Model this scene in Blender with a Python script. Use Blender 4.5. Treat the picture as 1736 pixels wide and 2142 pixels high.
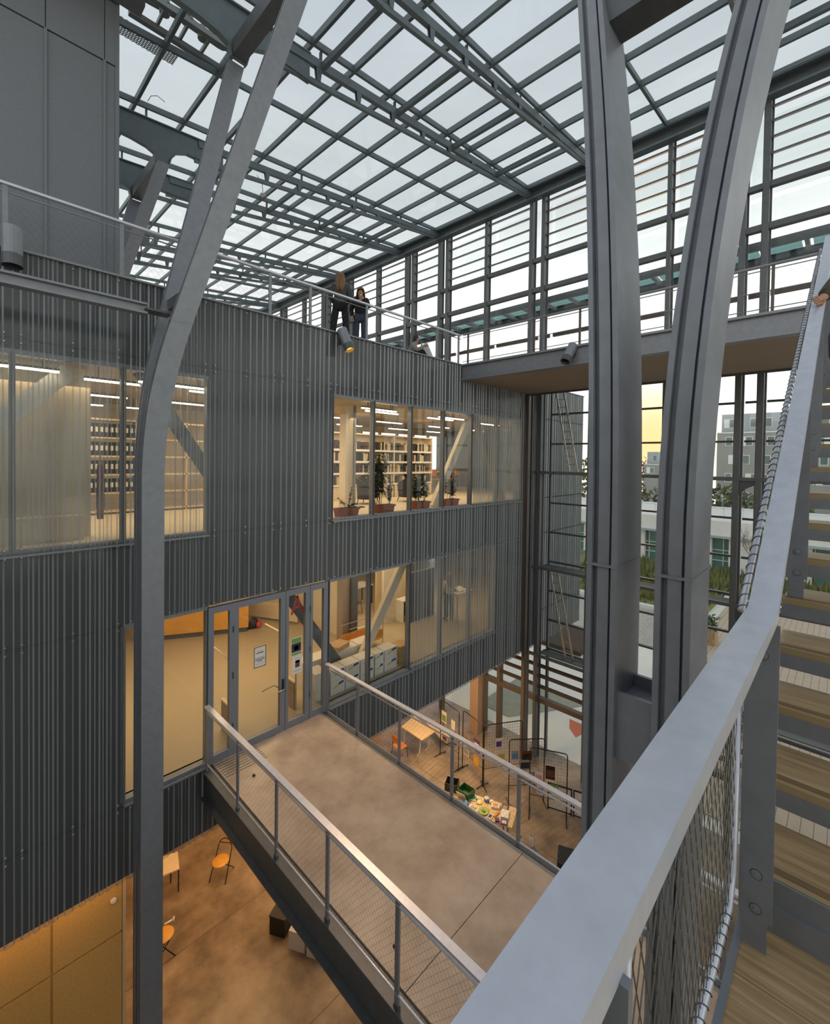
import bpy, math, random
from mathutils import Vector, Matrix
R = random.Random(7)
for o in list(bpy.data.objects):
    bpy.data.objects.remove(o, do_unlink=True)
SC = bpy.context.scene
COL = SC.collection

# ------------------------------------------------------------------ camera
# world: X runs along the library facade, Y across the atrium, Z up; camera eye at the origin
cam_d = bpy.data.cameras.new('camera')
cam = bpy.data.objects.new('camera', cam_d)
COL.objects.link(cam)
cam_d.sensor_fit = 'VERTICAL'
cam_d.sensor_height = 24.0
cam_d.lens = 939.016 / 2142.0 * 24.0
cam_d.shift_y = -(1071.0 - 977.32) / 2142.0
cam_d.clip_start = 0.05
cam_d.clip_end = 800
YAW, PITCH, ROLL = 0.80363, 0.018178, 0.0140485
def cam_rows():
    cy, sy = math.cos(YAW), math.sin(YAW)
    M = Matrix(((cy, -sy, 0), (0, 0, -1), (sy, cy, 0)))
    cp, sp = math.cos(PITCH), math.sin(PITCH)
    P = Matrix(((1, 0, 0), (0, cp, -sp), (0, sp, cp)))
    cr, sr = math.cos(ROLL), math.sin(ROLL)
    Q = Matrix(((cr, -sr, 0), (sr, cr, 0), (0, 0, 1)))
    return Q @ P @ M
rows = cam_rows()
rx, ry, rz = rows[0].copy(), -rows[1].copy(), -rows[2].copy()
cam.matrix_world = Matrix(((rx.x, ry.x, rz.x, 0), (rx.y, ry.y, rz.y, 0), (rx.z, ry.z, rz.z, 0), (0, 0, 0, 1)))
SC.camera = cam

# ------------------------------------------------------------------ sky, sun, exposure
SC.view_settings.view_transform = 'Standard'
SC.view_settings.look = 'None'
SC.view_settings.gamma = 1.0
SC.view_settings.use_curve_mapping = False
SC.view_settings.exposure = 0.42
W = bpy.data.worlds.new('evening_sky'); SC.world = W
W.use_nodes = True
nt = W.node_tree; nt.nodes.clear()
def N(tree, typ, **kw):
    n = tree.nodes.new(typ)
    for k, v in kw.items():
        setattr(n, k, v)
    return n
out = N(nt, 'ShaderNodeOutputWorld'); bg = N(nt, 'ShaderNodeBackground')
tc = N(nt, 'ShaderNodeTexCoord'); sep = N(nt, 'ShaderNodeSeparateXYZ')
nt.links.new(tc.outputs['Generated'], sep.inputs[0])
ramp = N(nt, 'ShaderNodeValToRGB')
els = ramp.color_ramp.elements
els[0].position = 0.0; els[0].color = (1.20, 1.12, 1.0, 1)
els[1].position = 1.0; els[1].color = (0.42, 0.46, 0.53, 1)
for p, c in ((0.10, (1.30, 1.26, 1.20, 1)), (0.30, (1.05, 1.05, 1.03, 1)), (0.48, (0.585, 0.63, 0.64, 1)), (0.72, (0.47, 0.515, 0.56, 1))):
    e = els.new(p); e.color = c
nt.links.new(sep.outputs['Z'], ramp.inputs[0])
# soft cloud streaks
noi = N(nt, 'ShaderNodeTexNoise'); noi.inputs['Scale'].default_value = 3.0; noi.inputs['Detail'].default_value = 5
mp = N(nt, 'ShaderNodeMapping'); mp.inputs['Scale'].default_value = (1, 1, 5)
nt.links.new(tc.outputs['Generated'], mp.inputs[0]); nt.links.new(mp.outputs[0], noi.inputs[0])
mr = N(nt, 'ShaderNodeMapRange'); mr.inputs['To Min'].default_value = 0.86; mr.inputs['To Max'].default_value = 1.14
nt.links.new(noi.outputs[0], mr.inputs[0])
mul = N(nt, 'ShaderNodeMix', data_type='RGBA', blend_type='MULTIPLY'); mul.inputs[0].default_value = 1
nt.links.new(ramp.outputs[0], mul.inputs[6]); nt.links.new(mr.outputs[0], mul.inputs[7])
# the sunset glow round the sun's place
SUN = Vector((0.9515, 0.2755, 0.045)).normalized()
dot = N(nt, 'ShaderNodeVectorMath', operation='DOT_PRODUCT'); dot.inputs[1].default_value = SUN
nrm = N(nt, 'ShaderNodeVectorMath', operation='NORMALIZE')
nt.links.new(tc.outputs['Generated'], nrm.inputs[0]); nt.links.new(nrm.outputs[0], dot.inputs[0])
gl = N(nt, 'ShaderNodeMapRange'); gl.inputs['From Min'].default_value = 0.987; gl.inputs['From Max'].default_value = 1.0
nt.links.new(dot.outputs['Value'], gl.inputs[0])
pw = N(nt, 'ShaderNodeMath', operation='POWER'); pw.inputs[1].default_value = 1.6
nt.links.new(gl.outputs[0], pw.inputs[0])
gm = N(nt, 'ShaderNodeMix', data_type='RGBA'); gm.inputs[7].default_value = (1.45, 0.74, 0.34, 1)
nt.links.new(pw.outputs[0], gm.inputs[0]); nt.links.new(mul.outputs[2], gm.inputs[6])
nt.links.new(gm.outputs[2], bg.inputs[0]); bg.inputs[1].default_value = 1.0
nt.links.new(bg.outputs[0], out.inputs[0])
sd = bpy.data.lights.new('low_sun', 'SUN'); sd.energy = 0.15; sd.angle = 0.05; sd.color = (1, 0.55, 0.25)
so = bpy.data.objects.new('low_sun', sd); COL.objects.link(so)
so.rotation_euler = SUN.to_track_quat('Z', 'Y').to_euler()

WARM = (1.0, 0.72, 0.42)
def area_light(name, loc, size, power, color=WARM, rot=(0, 0, 0), size_y=None):
    d = bpy.data.lights.new(name, 'AREA'); d.energy = power; d.color = color
    d.shape = 'RECTANGLE'; d.size = size; d.size_y = size_y or size
    o = bpy.data.objects.new(name, d); COL.objects.link(o); o.location = loc; o.rotation_euler = rot
    return o

# ------------------------------------------------------------------ materials
MATS = {}
def mat(name, col, rough=0.6, metal=0.0, noise=None, bump=0.0, spec=0.5, stretch=(1, 1, 1), col2=None, coat=0.0):
    m = bpy.data.materials.new(name); m.use_nodes = True
    t = m.node_tree; b = t.nodes['Principled BSDF']
    b.inputs['Base Color'].default_value = (*col, 1)
    b.inputs['Roughness'].default_value = rough
    b.inputs['Metallic'].default_value = metal
    b.inputs['Specular IOR Level'].default_value = spec
    if coat: b.inputs['Coat Weight'].default_value = coat; b.inputs['Coat Roughness'].default_value = 0.15
    if noise:
        c = t.nodes.new('ShaderNodeTexCoord'); mpn = t.nodes.new('ShaderNodeMapping'); mpn.inputs['Scale'].default_value = stretch
        n = t.nodes.new('ShaderNodeTexNoise'); n.inputs['Scale'].default_value = noise[0]; n.inputs['Detail'].default_value = 6
        n.inputs['Roughness'].default_value = 0.65
        r = t.nodes.new('ShaderNodeMapRange'); r.inputs['From Min'].default_value = 0.3; r.inputs['From Max'].default_value = 0.7
        mx = t.nodes.new('ShaderNodeMix'); mx.data_type = 'RGBA'
        c2 = col2 or tuple(min(1, x * (1 + noise[1])) for x in col)
        c1 = col if col2 else tuple(x * (1 - noise[1]) for x in col)
        mx.inputs[6].default_value = (*c1, 1); mx.inputs[7].default_value = (*c2, 1)
        t.links.new(c.outputs['Object'], mpn.inputs[0]); t.links.new(mpn.outputs[0], n.inputs[0]); t.links.new(n.outputs[0], r.inputs[0])
        t.links.new(r.outputs[0], mx.inputs[0]); t.links.new(mx.outputs[2], b.inputs['Base Color'])
        if bump:
            bp = t.nodes.new('ShaderNodeBump'); bp.inputs['Strength'].default_value = bump; bp.inputs['Distance'].default_value = 0.01
            t.links.new(n.outputs[0], bp.inputs['Height']); t.links.new(bp.outputs[0], b.inputs['Normal'])
    MATS[name] = m
    return m
def emit(name, col, s):
    m = bpy.data.materials.new(name); m.use_nodes = True
    b = m.node_tree.nodes['Principled BSDF']
    b.inputs['Base Color'].default_value = (*col, 1)
    b.inputs['Emission Color'].default_value = (*col, 1); b.inputs['Emission Strength'].default_value = s
    MATS[name] = m
def glass(name, tint=(1, 1, 1), refl=0.06, fac=0.0, diff=(0.5, 0.5, 0.5), rough=0.02):
    m = bpy.data.materials.new(name); m.use_nodes = True
    t = m.node_tree; t.nodes.clear()
    o = t.nodes.new('ShaderNodeOutputMaterial'); tr = t.nodes.new('ShaderNodeBsdfTransparent'); tr.inputs[0].default_value = (*tint, 1)
    g = t.nodes.new('ShaderNodeBsdfGlossy'); g.inputs['Roughness'].default_value = rough
    lw = t.nodes.new('ShaderNodeLayerWeight'); lw.inputs[0].default_value = 0.5
    p4 = t.nodes.new('ShaderNodeMath'); p4.operation = 'POWER'; p4.inputs[1].default_value = 4.5
    fr = t.nodes.new('ShaderNodeMath'); fr.operation = 'MULTIPLY_ADD'; fr.inputs[1].default_value = 0.6; fr.inputs[2].default_value = 0.025
    t.links.new(lw.outputs['Facing'], p4.inputs[0]); t.links.new(p4.outputs[0], fr.inputs[0])
    mx = t.nodes.new('ShaderNodeMixShader')
    last = tr
    if fac > 0:
        d = t.nodes.new('ShaderNodeBsdfDiffuse'); d.inputs[0].default_value = (*diff, 1)
        m2 = t.nodes.new('ShaderNodeMixShader'); m2.inputs[0].default_value = fac
        t.links.new(tr.outputs[0], m2.inputs[1]); t.links.new(d.outputs[0], m2.inputs[2]); last = m2
    t.links.new(fr.outputs[0], mx.inputs[0]); t.links.new(last.outputs[0], mx.inputs[1]); t.links.new(g.outputs[0], mx.inputs[2])
    t.links.new(mx.outputs[0], o.inputs[0])
    MATS[name] = m
mat('backlit_steel', (0.13, 0.14, 0.148), 0.45, 0.2, (6, 0.12))  # darker copy of steel; the backlit shade is put into its colour
mat('lawn', (0.33, 0.34, 0.27), 0.9, 0.0, (3, 0.1))
mat('steel', (0.245, 0.262, 0.292), 0.42, 0.25, (9, 0.10), 0.05)
mat('steel_dark', (0.10, 0.11, 0.118), 0.45, 0.2, (6, 0.15))
mat('roof_steel', (0.125, 0.16, 0.175), 0.5, 0.2, (4, 0.12))
mat('rail_steel', (0.66, 0.69, 0.77), 0.32, 0.35, (14, 0.08), 0.03)
mat('wire', (0.20, 0.20, 0.19), 0.35, 0.8)
mat('bolt', (0.6, 0.6, 0.58), 0.3, 0.9)
mat('clad', (0.088, 0.104, 0.112), 0.28, 0.0, (3, 0.12), spec=0.8, coat=0.8)
mat('backing', (0.034, 0.038, 0.043), 0.75)
mat('box_clad', (0.175, 0.19, 0.21), 0.5, 0.2, (60, 0.12), 0.08)
mat('concrete', (0.29, 0.225, 0.172), 0.34, 0.0, (1.1, 0.0), 0.02, col2=(0.54, 0.455, 0.37))
mat('ground_floor', (0.13, 0.095, 0.068), 0.36, 0.0, (1.2, 0.0), 0.02, col2=(0.40, 0.31, 0.22))
mat('lino', (0.46, 0.38, 0.26), 0.35, 0.0, (40, 0.06))
mat('cream', (0.72, 0.64, 0.50), 0.7, 0.0, (2, 0.05))
mat('white_paint', (0.78, 0.76, 0.72), 0.6)
mat('soffit', (0.30, 0.24, 0.18), 0.7)
mat('conc_ceiling', (0.42, 0.36, 0.28), 0.8, 0.0, (1.5, 0.15))
mat('birch', (0.66, 0.47, 0.24), 0.45, 0.0, (2, 0.0), 0, stretch=(8, 1, 1), col2=(0.80, 0.62, 0.38))
mat('birch_pale', (0.74, 0.62, 0.44), 0.5, 0.0, (3, 0.06))
mat('osb', (0.62, 0.34, 0.09), 0.5, 0.0, (30, 0.0), 0.05, col2=(0.76, 0.46, 0.16))
mat('orange_ply', (0.70, 0.36, 0.07), 0.4, 0.0, (5, 0.1))
mat('tread_wood', (0.29, 0.18, 0.08), 0.36, 0.0, (2.2, 0.0), 0.03, stretch=(22, 1.2, 1), col2=(0.58, 0.405, 0.215))
mat('tread_dark', (0.20, 0.12, 0.055), 0.45, 0.0, (4, 0.15))
mat('tread_line', (0.38, 0.28, 0.15), 0.4)
mat('black', (0.012, 0.012, 0.013), 0.5)
mat('black_tube', (0.015, 0.014, 0.014), 0.35, 0.3)
mat('charcoal', (0.05, 0.05, 0.05), 0.8)
mat('terracotta', (0.28, 0.075, 0.035), 0.7, 0.0, (12, 0.12))
mat('soil', (0.05, 0.035, 0.02), 0.9)
mat('leaf', (0.06, 0.10, 0.03), 0.55, 0.0, (5, 0.3))
mat('leaf_dark', (0.025, 0.05, 0.02), 0.6, 0.0, (5, 0.3))
mat('leaf_purple', (0.07, 0.05, 0.045), 0.6, 0.0, (5, 0.3))
mat('stem', (0.12, 0.09, 0.05), 0.8)
mat('paper', (0.82, 0.80, 0.76), 0.7)
mat('ink', (0.03, 0.03, 0.04), 0.7)
mat('navy', (0.03, 0.04, 0.14), 0.6)
mat('yellow', (0.75, 0.52, 0.05), 0.6)
mat('red', (0.60, 0.04, 0.03), 0.4)
mat('green_print', (0.18, 0.36, 0.10), 0.6)
mat('purple', (0.12, 0.05, 0.20), 0.6)
mat('brown_print', (0.16, 0.05, 0.03), 0.6)
mat('orange_print', (0.75, 0.33, 0.05), 0.6)
mat('blue_print', (0.12, 0.28, 0.50), 0.6)
mat('pink_print', (0.75, 0.38, 0.40), 0.6)
mat('grey_print', (0.35, 0.35, 0.36), 0.6)
mat('green_crate', (0.02, 0.12, 0.025), 0.4)
mat('lime', (0.42, 0.55, 0.12), 0.6)
mat('box_white', (0.74, 0.70, 0.62), 0.7, 0.0, (7, 0.06))
mat('cardboard', (0.50, 0.33, 0.16), 0.8, 0.0, (7, 0.1))
mat('armchair', (0.035, 0.033, 0.03), 0.9)
mat('orange_seat', (0.62, 0.22, 0.05), 0.5)
mat('terracotta_post', (0.40, 0.27, 0.19), 0.7)
mat('paving', (0.80, 0.76, 0.68), 0.8, 0.0, (0.5, 0.08))
mat('gravel', (0.42, 0.39, 0.34), 0.9, 0.0, (6, 0.3), 0.4)
mat('grass', (0.10, 0.13, 0.035), 0.9, 0.0, (1.5, 0.0), 0.5, col2=(0.26, 0.25, 0.09))
mat('deck', (0.52, 0.40, 0.29), 0.8, 0.0, (2, 0.08))
mat('asphalt', (0.22, 0.22, 0.21), 0.9, 0.0, (1, 0.1))
mat('white_wall', (0.72, 0.70, 0.66), 0.7, 0.0, (0.4, 0.05))
mat('flat_wall', (0.30, 0.30, 0.28), 0.8, 0.0, (0.3, 0.1))
mat('flat_top', (0.36, 0.40, 0.42), 0.7)
mat('pane_dark', (0.10, 0.14, 0.14), 0.15, 0.0, spec=0.8)
mat('pane_green', (0.10, 0.22, 0.18), 0.15, 0.0, spec=0.8)
mat('win_frame', (0.70, 0.71, 0.70), 0.5)
mat('wing_clad', (0.20, 0.22, 0.23), 0.35, 0.0, (2, 0.1), spec=0.6)
mat('bark', (0.16, 0.13, 0.10), 0.9)
mat('foliage_far', (0.11, 0.12, 0.05), 0.9, 0.0, (1, 0.4))
mat('skin', (0.50, 0.28, 0.19), 0.55)
mat('hair_fair', (0.20, 0.11, 0.05), 0.5, 0.0, (20, 0.3), stretch=(1, 1, 0.1))
mat('hair_brown', (0.13, 0.055, 0.025), 0.5, 0.0, (20, 0.3), stretch=(1, 1, 0.1))
mat('hair_dark', (0.02, 0.013, 0.01), 0.5)
mat('hoodie', (0.055, 0.055, 0.055), 0.9)
mat('black_coat', (0.010, 0.010, 0.013), 0.9)
mat('trousers', (0.009, 0.009, 0.010), 0.9)
mat('jeans', (0.045, 0.06, 0.10), 0.9)
mat('camo', (0.14, 0.12, 0.07), 0.9, 0.0, (18, 0.0), col2=(0.03, 0.035, 0.02))
mat('grey_knit', (0.30, 0.29, 0.27), 0.9)
mat('beige_knit', (0.50, 0.42, 0.32), 0.9)
mat('white_cloth', (0.66, 0.67, 0.68), 0.8)
mat('teal', (0.25, 0.36, 0.36), 0.3)
mat('warm_brown_steel', (0.115, 0.092, 0.075), 0.45, 0.2)  # brown steel; on the facade end posts the brown stands in for warm light
mat('ladder', (0.62, 0.58, 0.48), 0.35, 0.6)
mat('machine', (0.16, 0.18, 0.18), 0.5, 0.5)
mat('grating', (0.16, 0.17, 0.16), 0.6, 0.3)
mat('white_panel', (0.58, 0.55, 0.54), 0.7)
emit('tube_light', (1.0, 0.83, 0.55), 7.0)
emit('spot_glow', (1.0, 0.42, 0.06), 5.0)
glass('glass_clear', (0.96, 0.97, 0.97))
glass('glass_roof', (0.97, 0.98, 0.98), fac=0.02, diff=(0.7, 0.8, 0.8))
glass('glass_curtain', (0.95, 0.97, 0.96))
glass('glass_teal', (0.45, 0.62, 0.62), fac=0.15, diff=(0.3, 0.4, 0.4))
glass('clad_clear', (0.80, 0.76, 0.70), fac=0.38, diff=(0.40, 0.39, 0.37), rough=0.2)
def clear_sheet(name, tint, base, gain, diff, gloss=0.3):
    """clear corrugated sheet: see-through where faced, milky towards its edges"""
    m = bpy.data.materials.new(name); m.use_nodes = True; t = m.node_tree; t.nodes.clear()
    o = t.nodes.new('ShaderNodeOutputMaterial'); tr = t.nodes.new('ShaderNodeBsdfTransparent'); tr.inputs[0].default_value = (*tint, 1)
    d = t.nodes.new('ShaderNodeBsdfDiffuse'); d.inputs[0].default_value = (*diff, 1)
    g = t.nodes.new('ShaderNodeBsdfGlossy'); g.inputs['Roughness'].default_value = 0.13
    lw = t.nodes.new('ShaderNodeLayerWeight'); lw.inputs[0].default_value = 0.5
    p1 = t.nodes.new('ShaderNodeMath'); p1.operation = 'POWER'; p1.inputs[1].default_value = 2.2
    f1 = t.nodes.new('ShaderNodeMath'); f1.operation = 'MULTIPLY_ADD'; f1.inputs[1].default_value = gain; f1.inputs[2].default_value = base; f1.use_clamp = True
    p2 = t.nodes.new('ShaderNodeMath'); p2.operation = 'POWER'; p2.inputs[1].default_value = 4.0
    f2 = t.nodes.new('ShaderNodeMath'); f2.operation = 'MULTIPLY_ADD'; f2.inputs[1].default_value = gloss; f2.inputs[2].default_value = 0.03
    for p in (p1, p2): t.links.new(lw.outputs['Facing'], p.inputs[0])
    t.links.new(p1.outputs[0], f1.inputs[0]); t.links.new(p2.outputs[0], f2.inputs[0])
    a = t.nodes.new('ShaderNodeMixShader'); b = t.nodes.new('ShaderNodeMixShader')
    t.links.new(f1.outputs[0], a.inputs[0]); t.links.new(tr.outputs[0], a.inputs[1]); t.links.new(d.outputs[0], a.inputs[2])
    t.links.new(f2.outputs[0], b.inputs[0]); t.links.new(a.outputs[0], b.inputs[1]); t.links.new(g.outputs[0], b.inputs[2])
    t.links.new(b.outputs[0], o.inputs[0]); MATS[name] = m
clear_sheet('clad_sheet', (0.86, 0.87, 0.86), 0.20, 0.05, (0.32, 0.35, 0.365))
clear_sheet('clad_fold_lit', (0.80, 0.82, 0.82), 0.62, 0.10, (0.52, 0.56, 0.58), 0.4)  # paler fold sides: the bright lines along the ribs put into the colour
glass('gate_glass', (0.85, 0.88, 0.86), fac=0.05)

# ------------------------------------------------------------------ mesh helpers
class MB:
    def __init__(s): s.v = []; s.f = []
    def box(s, x0, x1, y0, y1, z0, z1):
        n = len(s.v)
        s.v += [(x, y, z) for z in (z0, z1) for y in (y0, y1) for x in (x0, x1)]
        s.f += [tuple(n + i for i in q) for q in ((0, 2, 3, 1), (4, 5, 7, 6), (0, 1, 5, 4), (2, 6, 7, 3), (0, 4, 6, 2), (1, 3, 7, 5))]
        return s
    def cbox(s, c, d): return s.box(c[0]-d[0]/2, c[0]+d[0]/2, c[1]-d[1]/2, c[1]+d[1]/2, c[2]-d[2]/2, c[2]+d[2]/2)
    def obox(s, c, d, m):
        n = len(s.v); c = Vector(c)
        s.v += [tuple(c + m @ Vector((x*d[0]/2, y*d[1]/2, z*d[2]/2))) for z in (-1, 1) for y in (-1, 1) for x in (-1, 1)]
        s.f += [tuple(n + i for i in q) for q in ((0, 2, 3, 1), (4, 5, 7, 6), (0, 1, 5, 4), (2, 6, 7, 3), (0, 4, 6, 2), (1, 3, 7, 5))]
        return s
    def bar(s, p, q, w, h, up=(0, 0, 1)):
        p, q = Vector(p), Vector(q); d = (q - p); L = d.length; d.normalize()
        u = Vector(up); sx = d.cross(u)
        if sx.length < 1e-5: sx = d.cross(Vector((1, 0, 0)))
        sx.normalize(); uz = sx.cross(d)
        m = Matrix((sx, d, uz)).transposed()
        return s.obox((p + q) / 2, (w, L, h), m)
    def tube(s, pts, r, n=8, cap=True, closed=False):
        pts = [Vector(p) for p in pts]; rs = r if isinstance(r, (list, tuple)) else [r] * len(pts)
        base = len(s.v); k = len(pts); prev = None
        for i, p in enumerate(pts):
            if closed: d = pts[(i+1) % k] - pts[i-1]
            else: d = pts[min(i+1, k-1)] - pts[max(i-1, 0)]
            if d.length < 1e-9: d = Vector((0, 0, 1))
            d.normalize()
            if prev is None:
                a = Vector((0, 0, 1)) if abs(d.z) < 0.9 else Vector((1, 0, 0))
                u = d.cross(a).normalized()
            else:
                u = prev - d * prev.dot(d)
                u = u.normalized() if u.length > 1e-6 else d.cross(Vector((0, 0, 1))).normalized()
            prev = u; w = d.cross(u)
            for j in range(n):
                a = 2 * math.pi * j / n
                s.v.append(tuple(p + (u * math.cos(a) + w * math.sin(a)) * rs[i]))
        for i in range(k if closed else k - 1):
            for j in range(n):
                a = base + i*n + j; b = base + i*n + (j+1) % n
                c = base + ((i+1) % k)*n + (j+1) % n; d = base + ((i+1) % k)*n + j
                s.f.append((a, b, c, d))
        if cap and not closed:
            s.f.append(tuple(base + j for j in reversed(range(n))))
            s.f.append(tuple(base + (k-1)*n + j for j in range(n)))
        return s
    def lathe(s, prof, c=(0, 0, 0), n=16, sx=1, sy=1, m=None):
        base = len(s.v); k = len(prof); c = Vector(c)
        for r, z in prof:
            for j in range(n):
                a = 2 * math.pi * j / n
                p = Vector((r*math.cos(a)*sx, r*math.sin(a)*sy, z))
                if m is not None: p = m @ p
                s.v.append(tuple(c + p))
        for i in range(k - 1):
            for j in range(n):
                s.f.append((base + i*n + j, base + i*n + (j+1) % n, base + (i+1)*n + (j+1) % n, base + (i+1)*n + j))
        s.f.append(tuple(base + j for j in reversed(range(n)))); s.f.append(tuple(base + (k-1)*n + j for j in range(n)))
        return s
    def prism(s, poly, fn, t0, t1):
        n = len(poly); b = len(s.v)
        for t in (t0, t1): s.v += [tuple(fn(p[0], p[1], t)) for p in poly]
        s.f.append(tuple(b + i for i in range(n))); s.f.append(tuple(b + n + i for i in reversed(range(n))))
        for i in range(n):
            j = (i + 1) % n; s.f.append((b + i, b + n + i, b + n + j, b + j))
        return s
    def strip(s, a, b):
        n = len(s.v); k = len(a); s.v += [tuple(p) for p in a] + [tuple(p) for p in b]
        for i in range(k - 1): s.f.append((n + i, n + i + 1, n + k + i + 1, n + k + i))
        return s
    def net(s, o, u, v, nu, nv, r):
        """diamond wire net: nv zigzag wires stacked along v, nu half cells along u"""
        o, u, v = Vector(o), Vector(u), Vector(v); nrm = u.cross(v).normalized()
        du, dv = u / nu, v / nv
        for j in range(nv):
            prev = None
            for i in range(nu + 1):
                p = o + du * i + dv * (j + 0.5 + (0.5 if (i + j) % 2 else -0.5))
                if prev is not None:
                    d = (p - prev).normalized(); w = d.cross(nrm) * r; h = nrm * r
                    n = len(s.v)
                    for q in (prev, p): s.v += [tuple(q + h), tuple(q - h*0.5 + w*0.87), tuple(q - h*0.5 - w*0.87)]
                    s.f += [(n, n+1, n+4, n+3), (n+1, n+2, n+5, n+4), (n+2, n, n+3, n+5)]
                prev = p
        return s
    def build(s, name, m, parent=None, smooth=False, kind=None):
        me = bpy.data.meshes.new(name)
        off = parent.location if parent is not None and parent.get('_world') else None
        vs = s.v if off is None else [(a - off.x, b - off.y, c - off.z) for a, b, c in s.v]
        me.from_pydata(vs, [], s.f); me.materials.append(MATS[m] if isinstance(m, str) else m)
        if smooth:
            me.polygons.foreach_set('use_smooth', [True] * len(me.polygons))
        me.update()
        o = bpy.data.objects.new(name, me); COL.objects.link(o)
        if parent is not None:
            o.parent = parent
            if parent.get('_world') and parent.type == 'MESH': o['_world'] = 0
        if kind: o['kind'] = kind
        return o
def B(*a): return MB().box(*a)
def thing(name, label, cat, loc=(0, 0, 0), rz=0.0, group=None, world=True):
    """an Empty at the base of a thing; parts built with world coordinates are shifted to it"""
    o = bpy.data.objects.new(name, None); COL.objects.link(o); o.location = loc; o.rotation_euler = (0, 0, rz)
    o.empty_display_size = 0.1
    o['label'] = label; o['category'] = cat
    if group: o['group'] = group
    if world: o['_world'] = 1
    return o
def tag(o, label, cat, group=None):
    o['label'] = label; o['category'] = cat
    if group: o['group'] = group
    return o
def struct(name, label, cat, loc=(0, 0, 0)):
    o = thing(name, label, cat, loc); o['kind'] = 'structure'; return o
def sobj(name, mb, m, label, cat):
    o = mb.build(name, m); o['kind'] = 'structure'; return tag(o, label, cat)
def sub(mb, name, m, part):
    """a sub-part, in the coordinates of the thing's root"""
    root = part.parent
    off = root.location if root is not None and root.get('_world') else Vector((0, 0, 0))
    me = bpy.data.meshes.new(name)
    me.from_pydata([(a - off.x, b - off.y, c - off.z) for a, b, c in mb.v], [], mb.f); me.materials.append(MATS[m]); me.update()
    o = bpy.data.objects.new(name, me); COL.objects.link(o); o.parent = part
    return o
def dup(root, loc, rz, label=None, group=None, scale=None):
    r = root.copy(); COL.objects.link(r); r.location = loc; r.rotation_euler = (0, 0, rz)
    if scale: r.scale = scale
    if label: r['label'] = label
    if group: r['group'] = group
    for ch in list(root.children):
        c = ch.copy(); COL.objects.link(c); c.parent = r
        for g in list(ch.children):
            d = g.copy(); COL.objects.link(d); d.parent = c
    return r
def piece(src, parent, loc=(0, 0, 0), rot=None):
    """another copy of an alike piece, sharing its mesh"""
    o = src.copy(); COL.objects.link(o); o.parent = parent; o.location = loc
    if rot: o.rotation_euler = rot
    return o
# ================================================================== STRUCTURE
GZ = -11.2       # ground floor
LZ = -5.8        # lower library floor and bridge
UZ = -1.46       # upper library floor
TZ = 2.85        # terrace
FY = 8.5         # facade plane
XC = 15.3        # inner plane of the curtain wall
XG = 16.1        # its glass

ORD = ['first', 'second', 'third', 'fourth', 'fifth', 'sixth', 'seventh', 'eighth', 'ninth', 'tenth', 'eleventh', 'twelfth', 'thirteenth', 'fourteenth']

# ---- floors
o = sobj('floor', B(-4, XG, -7, 30, GZ - 0.3, GZ), 'ground_floor', 'polished brown concrete ground floor of the atrium', 'floor')
fj = MB()
for y in (4.2, 7.4, 10.6):
    fj.box(-4, XC, y - 0.006, y + 0.006, GZ, GZ + 0.002)
for x in (2.2, 7.0, 11.8):
    fj.box(x - 0.006, x + 0.006, -7, 30, GZ, GZ + 0.002)
fj.build('floor_joint', 'steel_dark', o)
sobj('floor_lower_library', B(-4, 19.4, FY + 0.12, 17.5, LZ - 0.35, LZ), 'lino', 'beige speckled floor of the lower library storey', 'floor')
sobj('floor_upper_library', B(-4, 19.4, FY + 0.12, 17.5, UZ - 0.35, UZ), 'cream', 'pale floor of the upper library storey', 'floor')
sobj('ceiling_lower_library', B(-4, 19.4, FY + 0.12, 17.5, -2.6, -2.5), 'conc_ceiling', 'concrete ceiling of the lower library storey', 'ceiling')
sobj('ceiling_upper_library', B(-4, 19.4, FY + 0.12, 17.5, 1.55, 1.7), 'conc_ceiling', 'concrete ceiling of the upper library storey', 'ceiling')
sobj('ceiling_ground', B(-4, 19.4, FY + 0.12, 17.5, -7.07, -6.9), 'soffit', 'warm soffit under the library block', 'ceiling')
sobj('floor_terrace', B(-4, 19.4, FY + 0.30, 30, TZ - 0.2, TZ), 'concrete', 'concrete terrace floor on top of the library block', 'floor')
# ---- back walls of the storeys and the sides of the hall that the photo does not show
sobj('wall_lower_back', B(-4, 19.4, 17.4, 17.55, LZ, -2.6), 'cream', 'cream back wall of the lower library', 'wall')
wb = struct('wall_upper_back', 'back wall of the upper library with a row of windows', 'wall')
B(-4, 13.2, 16.2, 16.35, UZ, 1.55).build('wall_panel', 'cream', wb)
B(13.2, 19.4, 16.2, 16.35, UZ, UZ + 0.75).build('wall_panel', 'cream', wb)
B(13.2, 19.4, 16.2, 16.35, 1.25, 1.55).build('wall_panel', 'cream', wb)
for i, x in enumerate((13.2, 14.35, 15.5, 16.65, 17.8, 19.3)):
    B(x, x + 0.08, 16.2, 16.35, UZ + 0.75, 1.25).build('window_post', 'steel', wb)
B(13.2, 19.4, 16.26, 16.28, UZ + 0.75, 1.25).build('pane', 'glass_clear', wb)
sobj('wall_ground_back', B(-4, 12.6, 14.0, 14.2, GZ, -7.07), 'osb', 'ply clad wall at the back of the ground floor', 'wall')
sobj('wall_west', B(-4.2, -4, -7, 17.5, GZ, 2.7), 'white_wall', 'pale wall closing the atrium behind the stair', 'wall')
ws = struct('wall_south', 'unseen atrium wall opposite the library, glazed to let daylight in', 'wall', (5, -7, GZ))  # unseen side; its glazing is added to bring daylight onto the facade
for z0, z1 in ((GZ, -4.6), (-1.9, -1.3), (2.5, 3.0), (6.6, 8.4)): B(-4, XC, -7.2, -7, z0, z1).build('wall_band', 'white_wall', ws)
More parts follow.
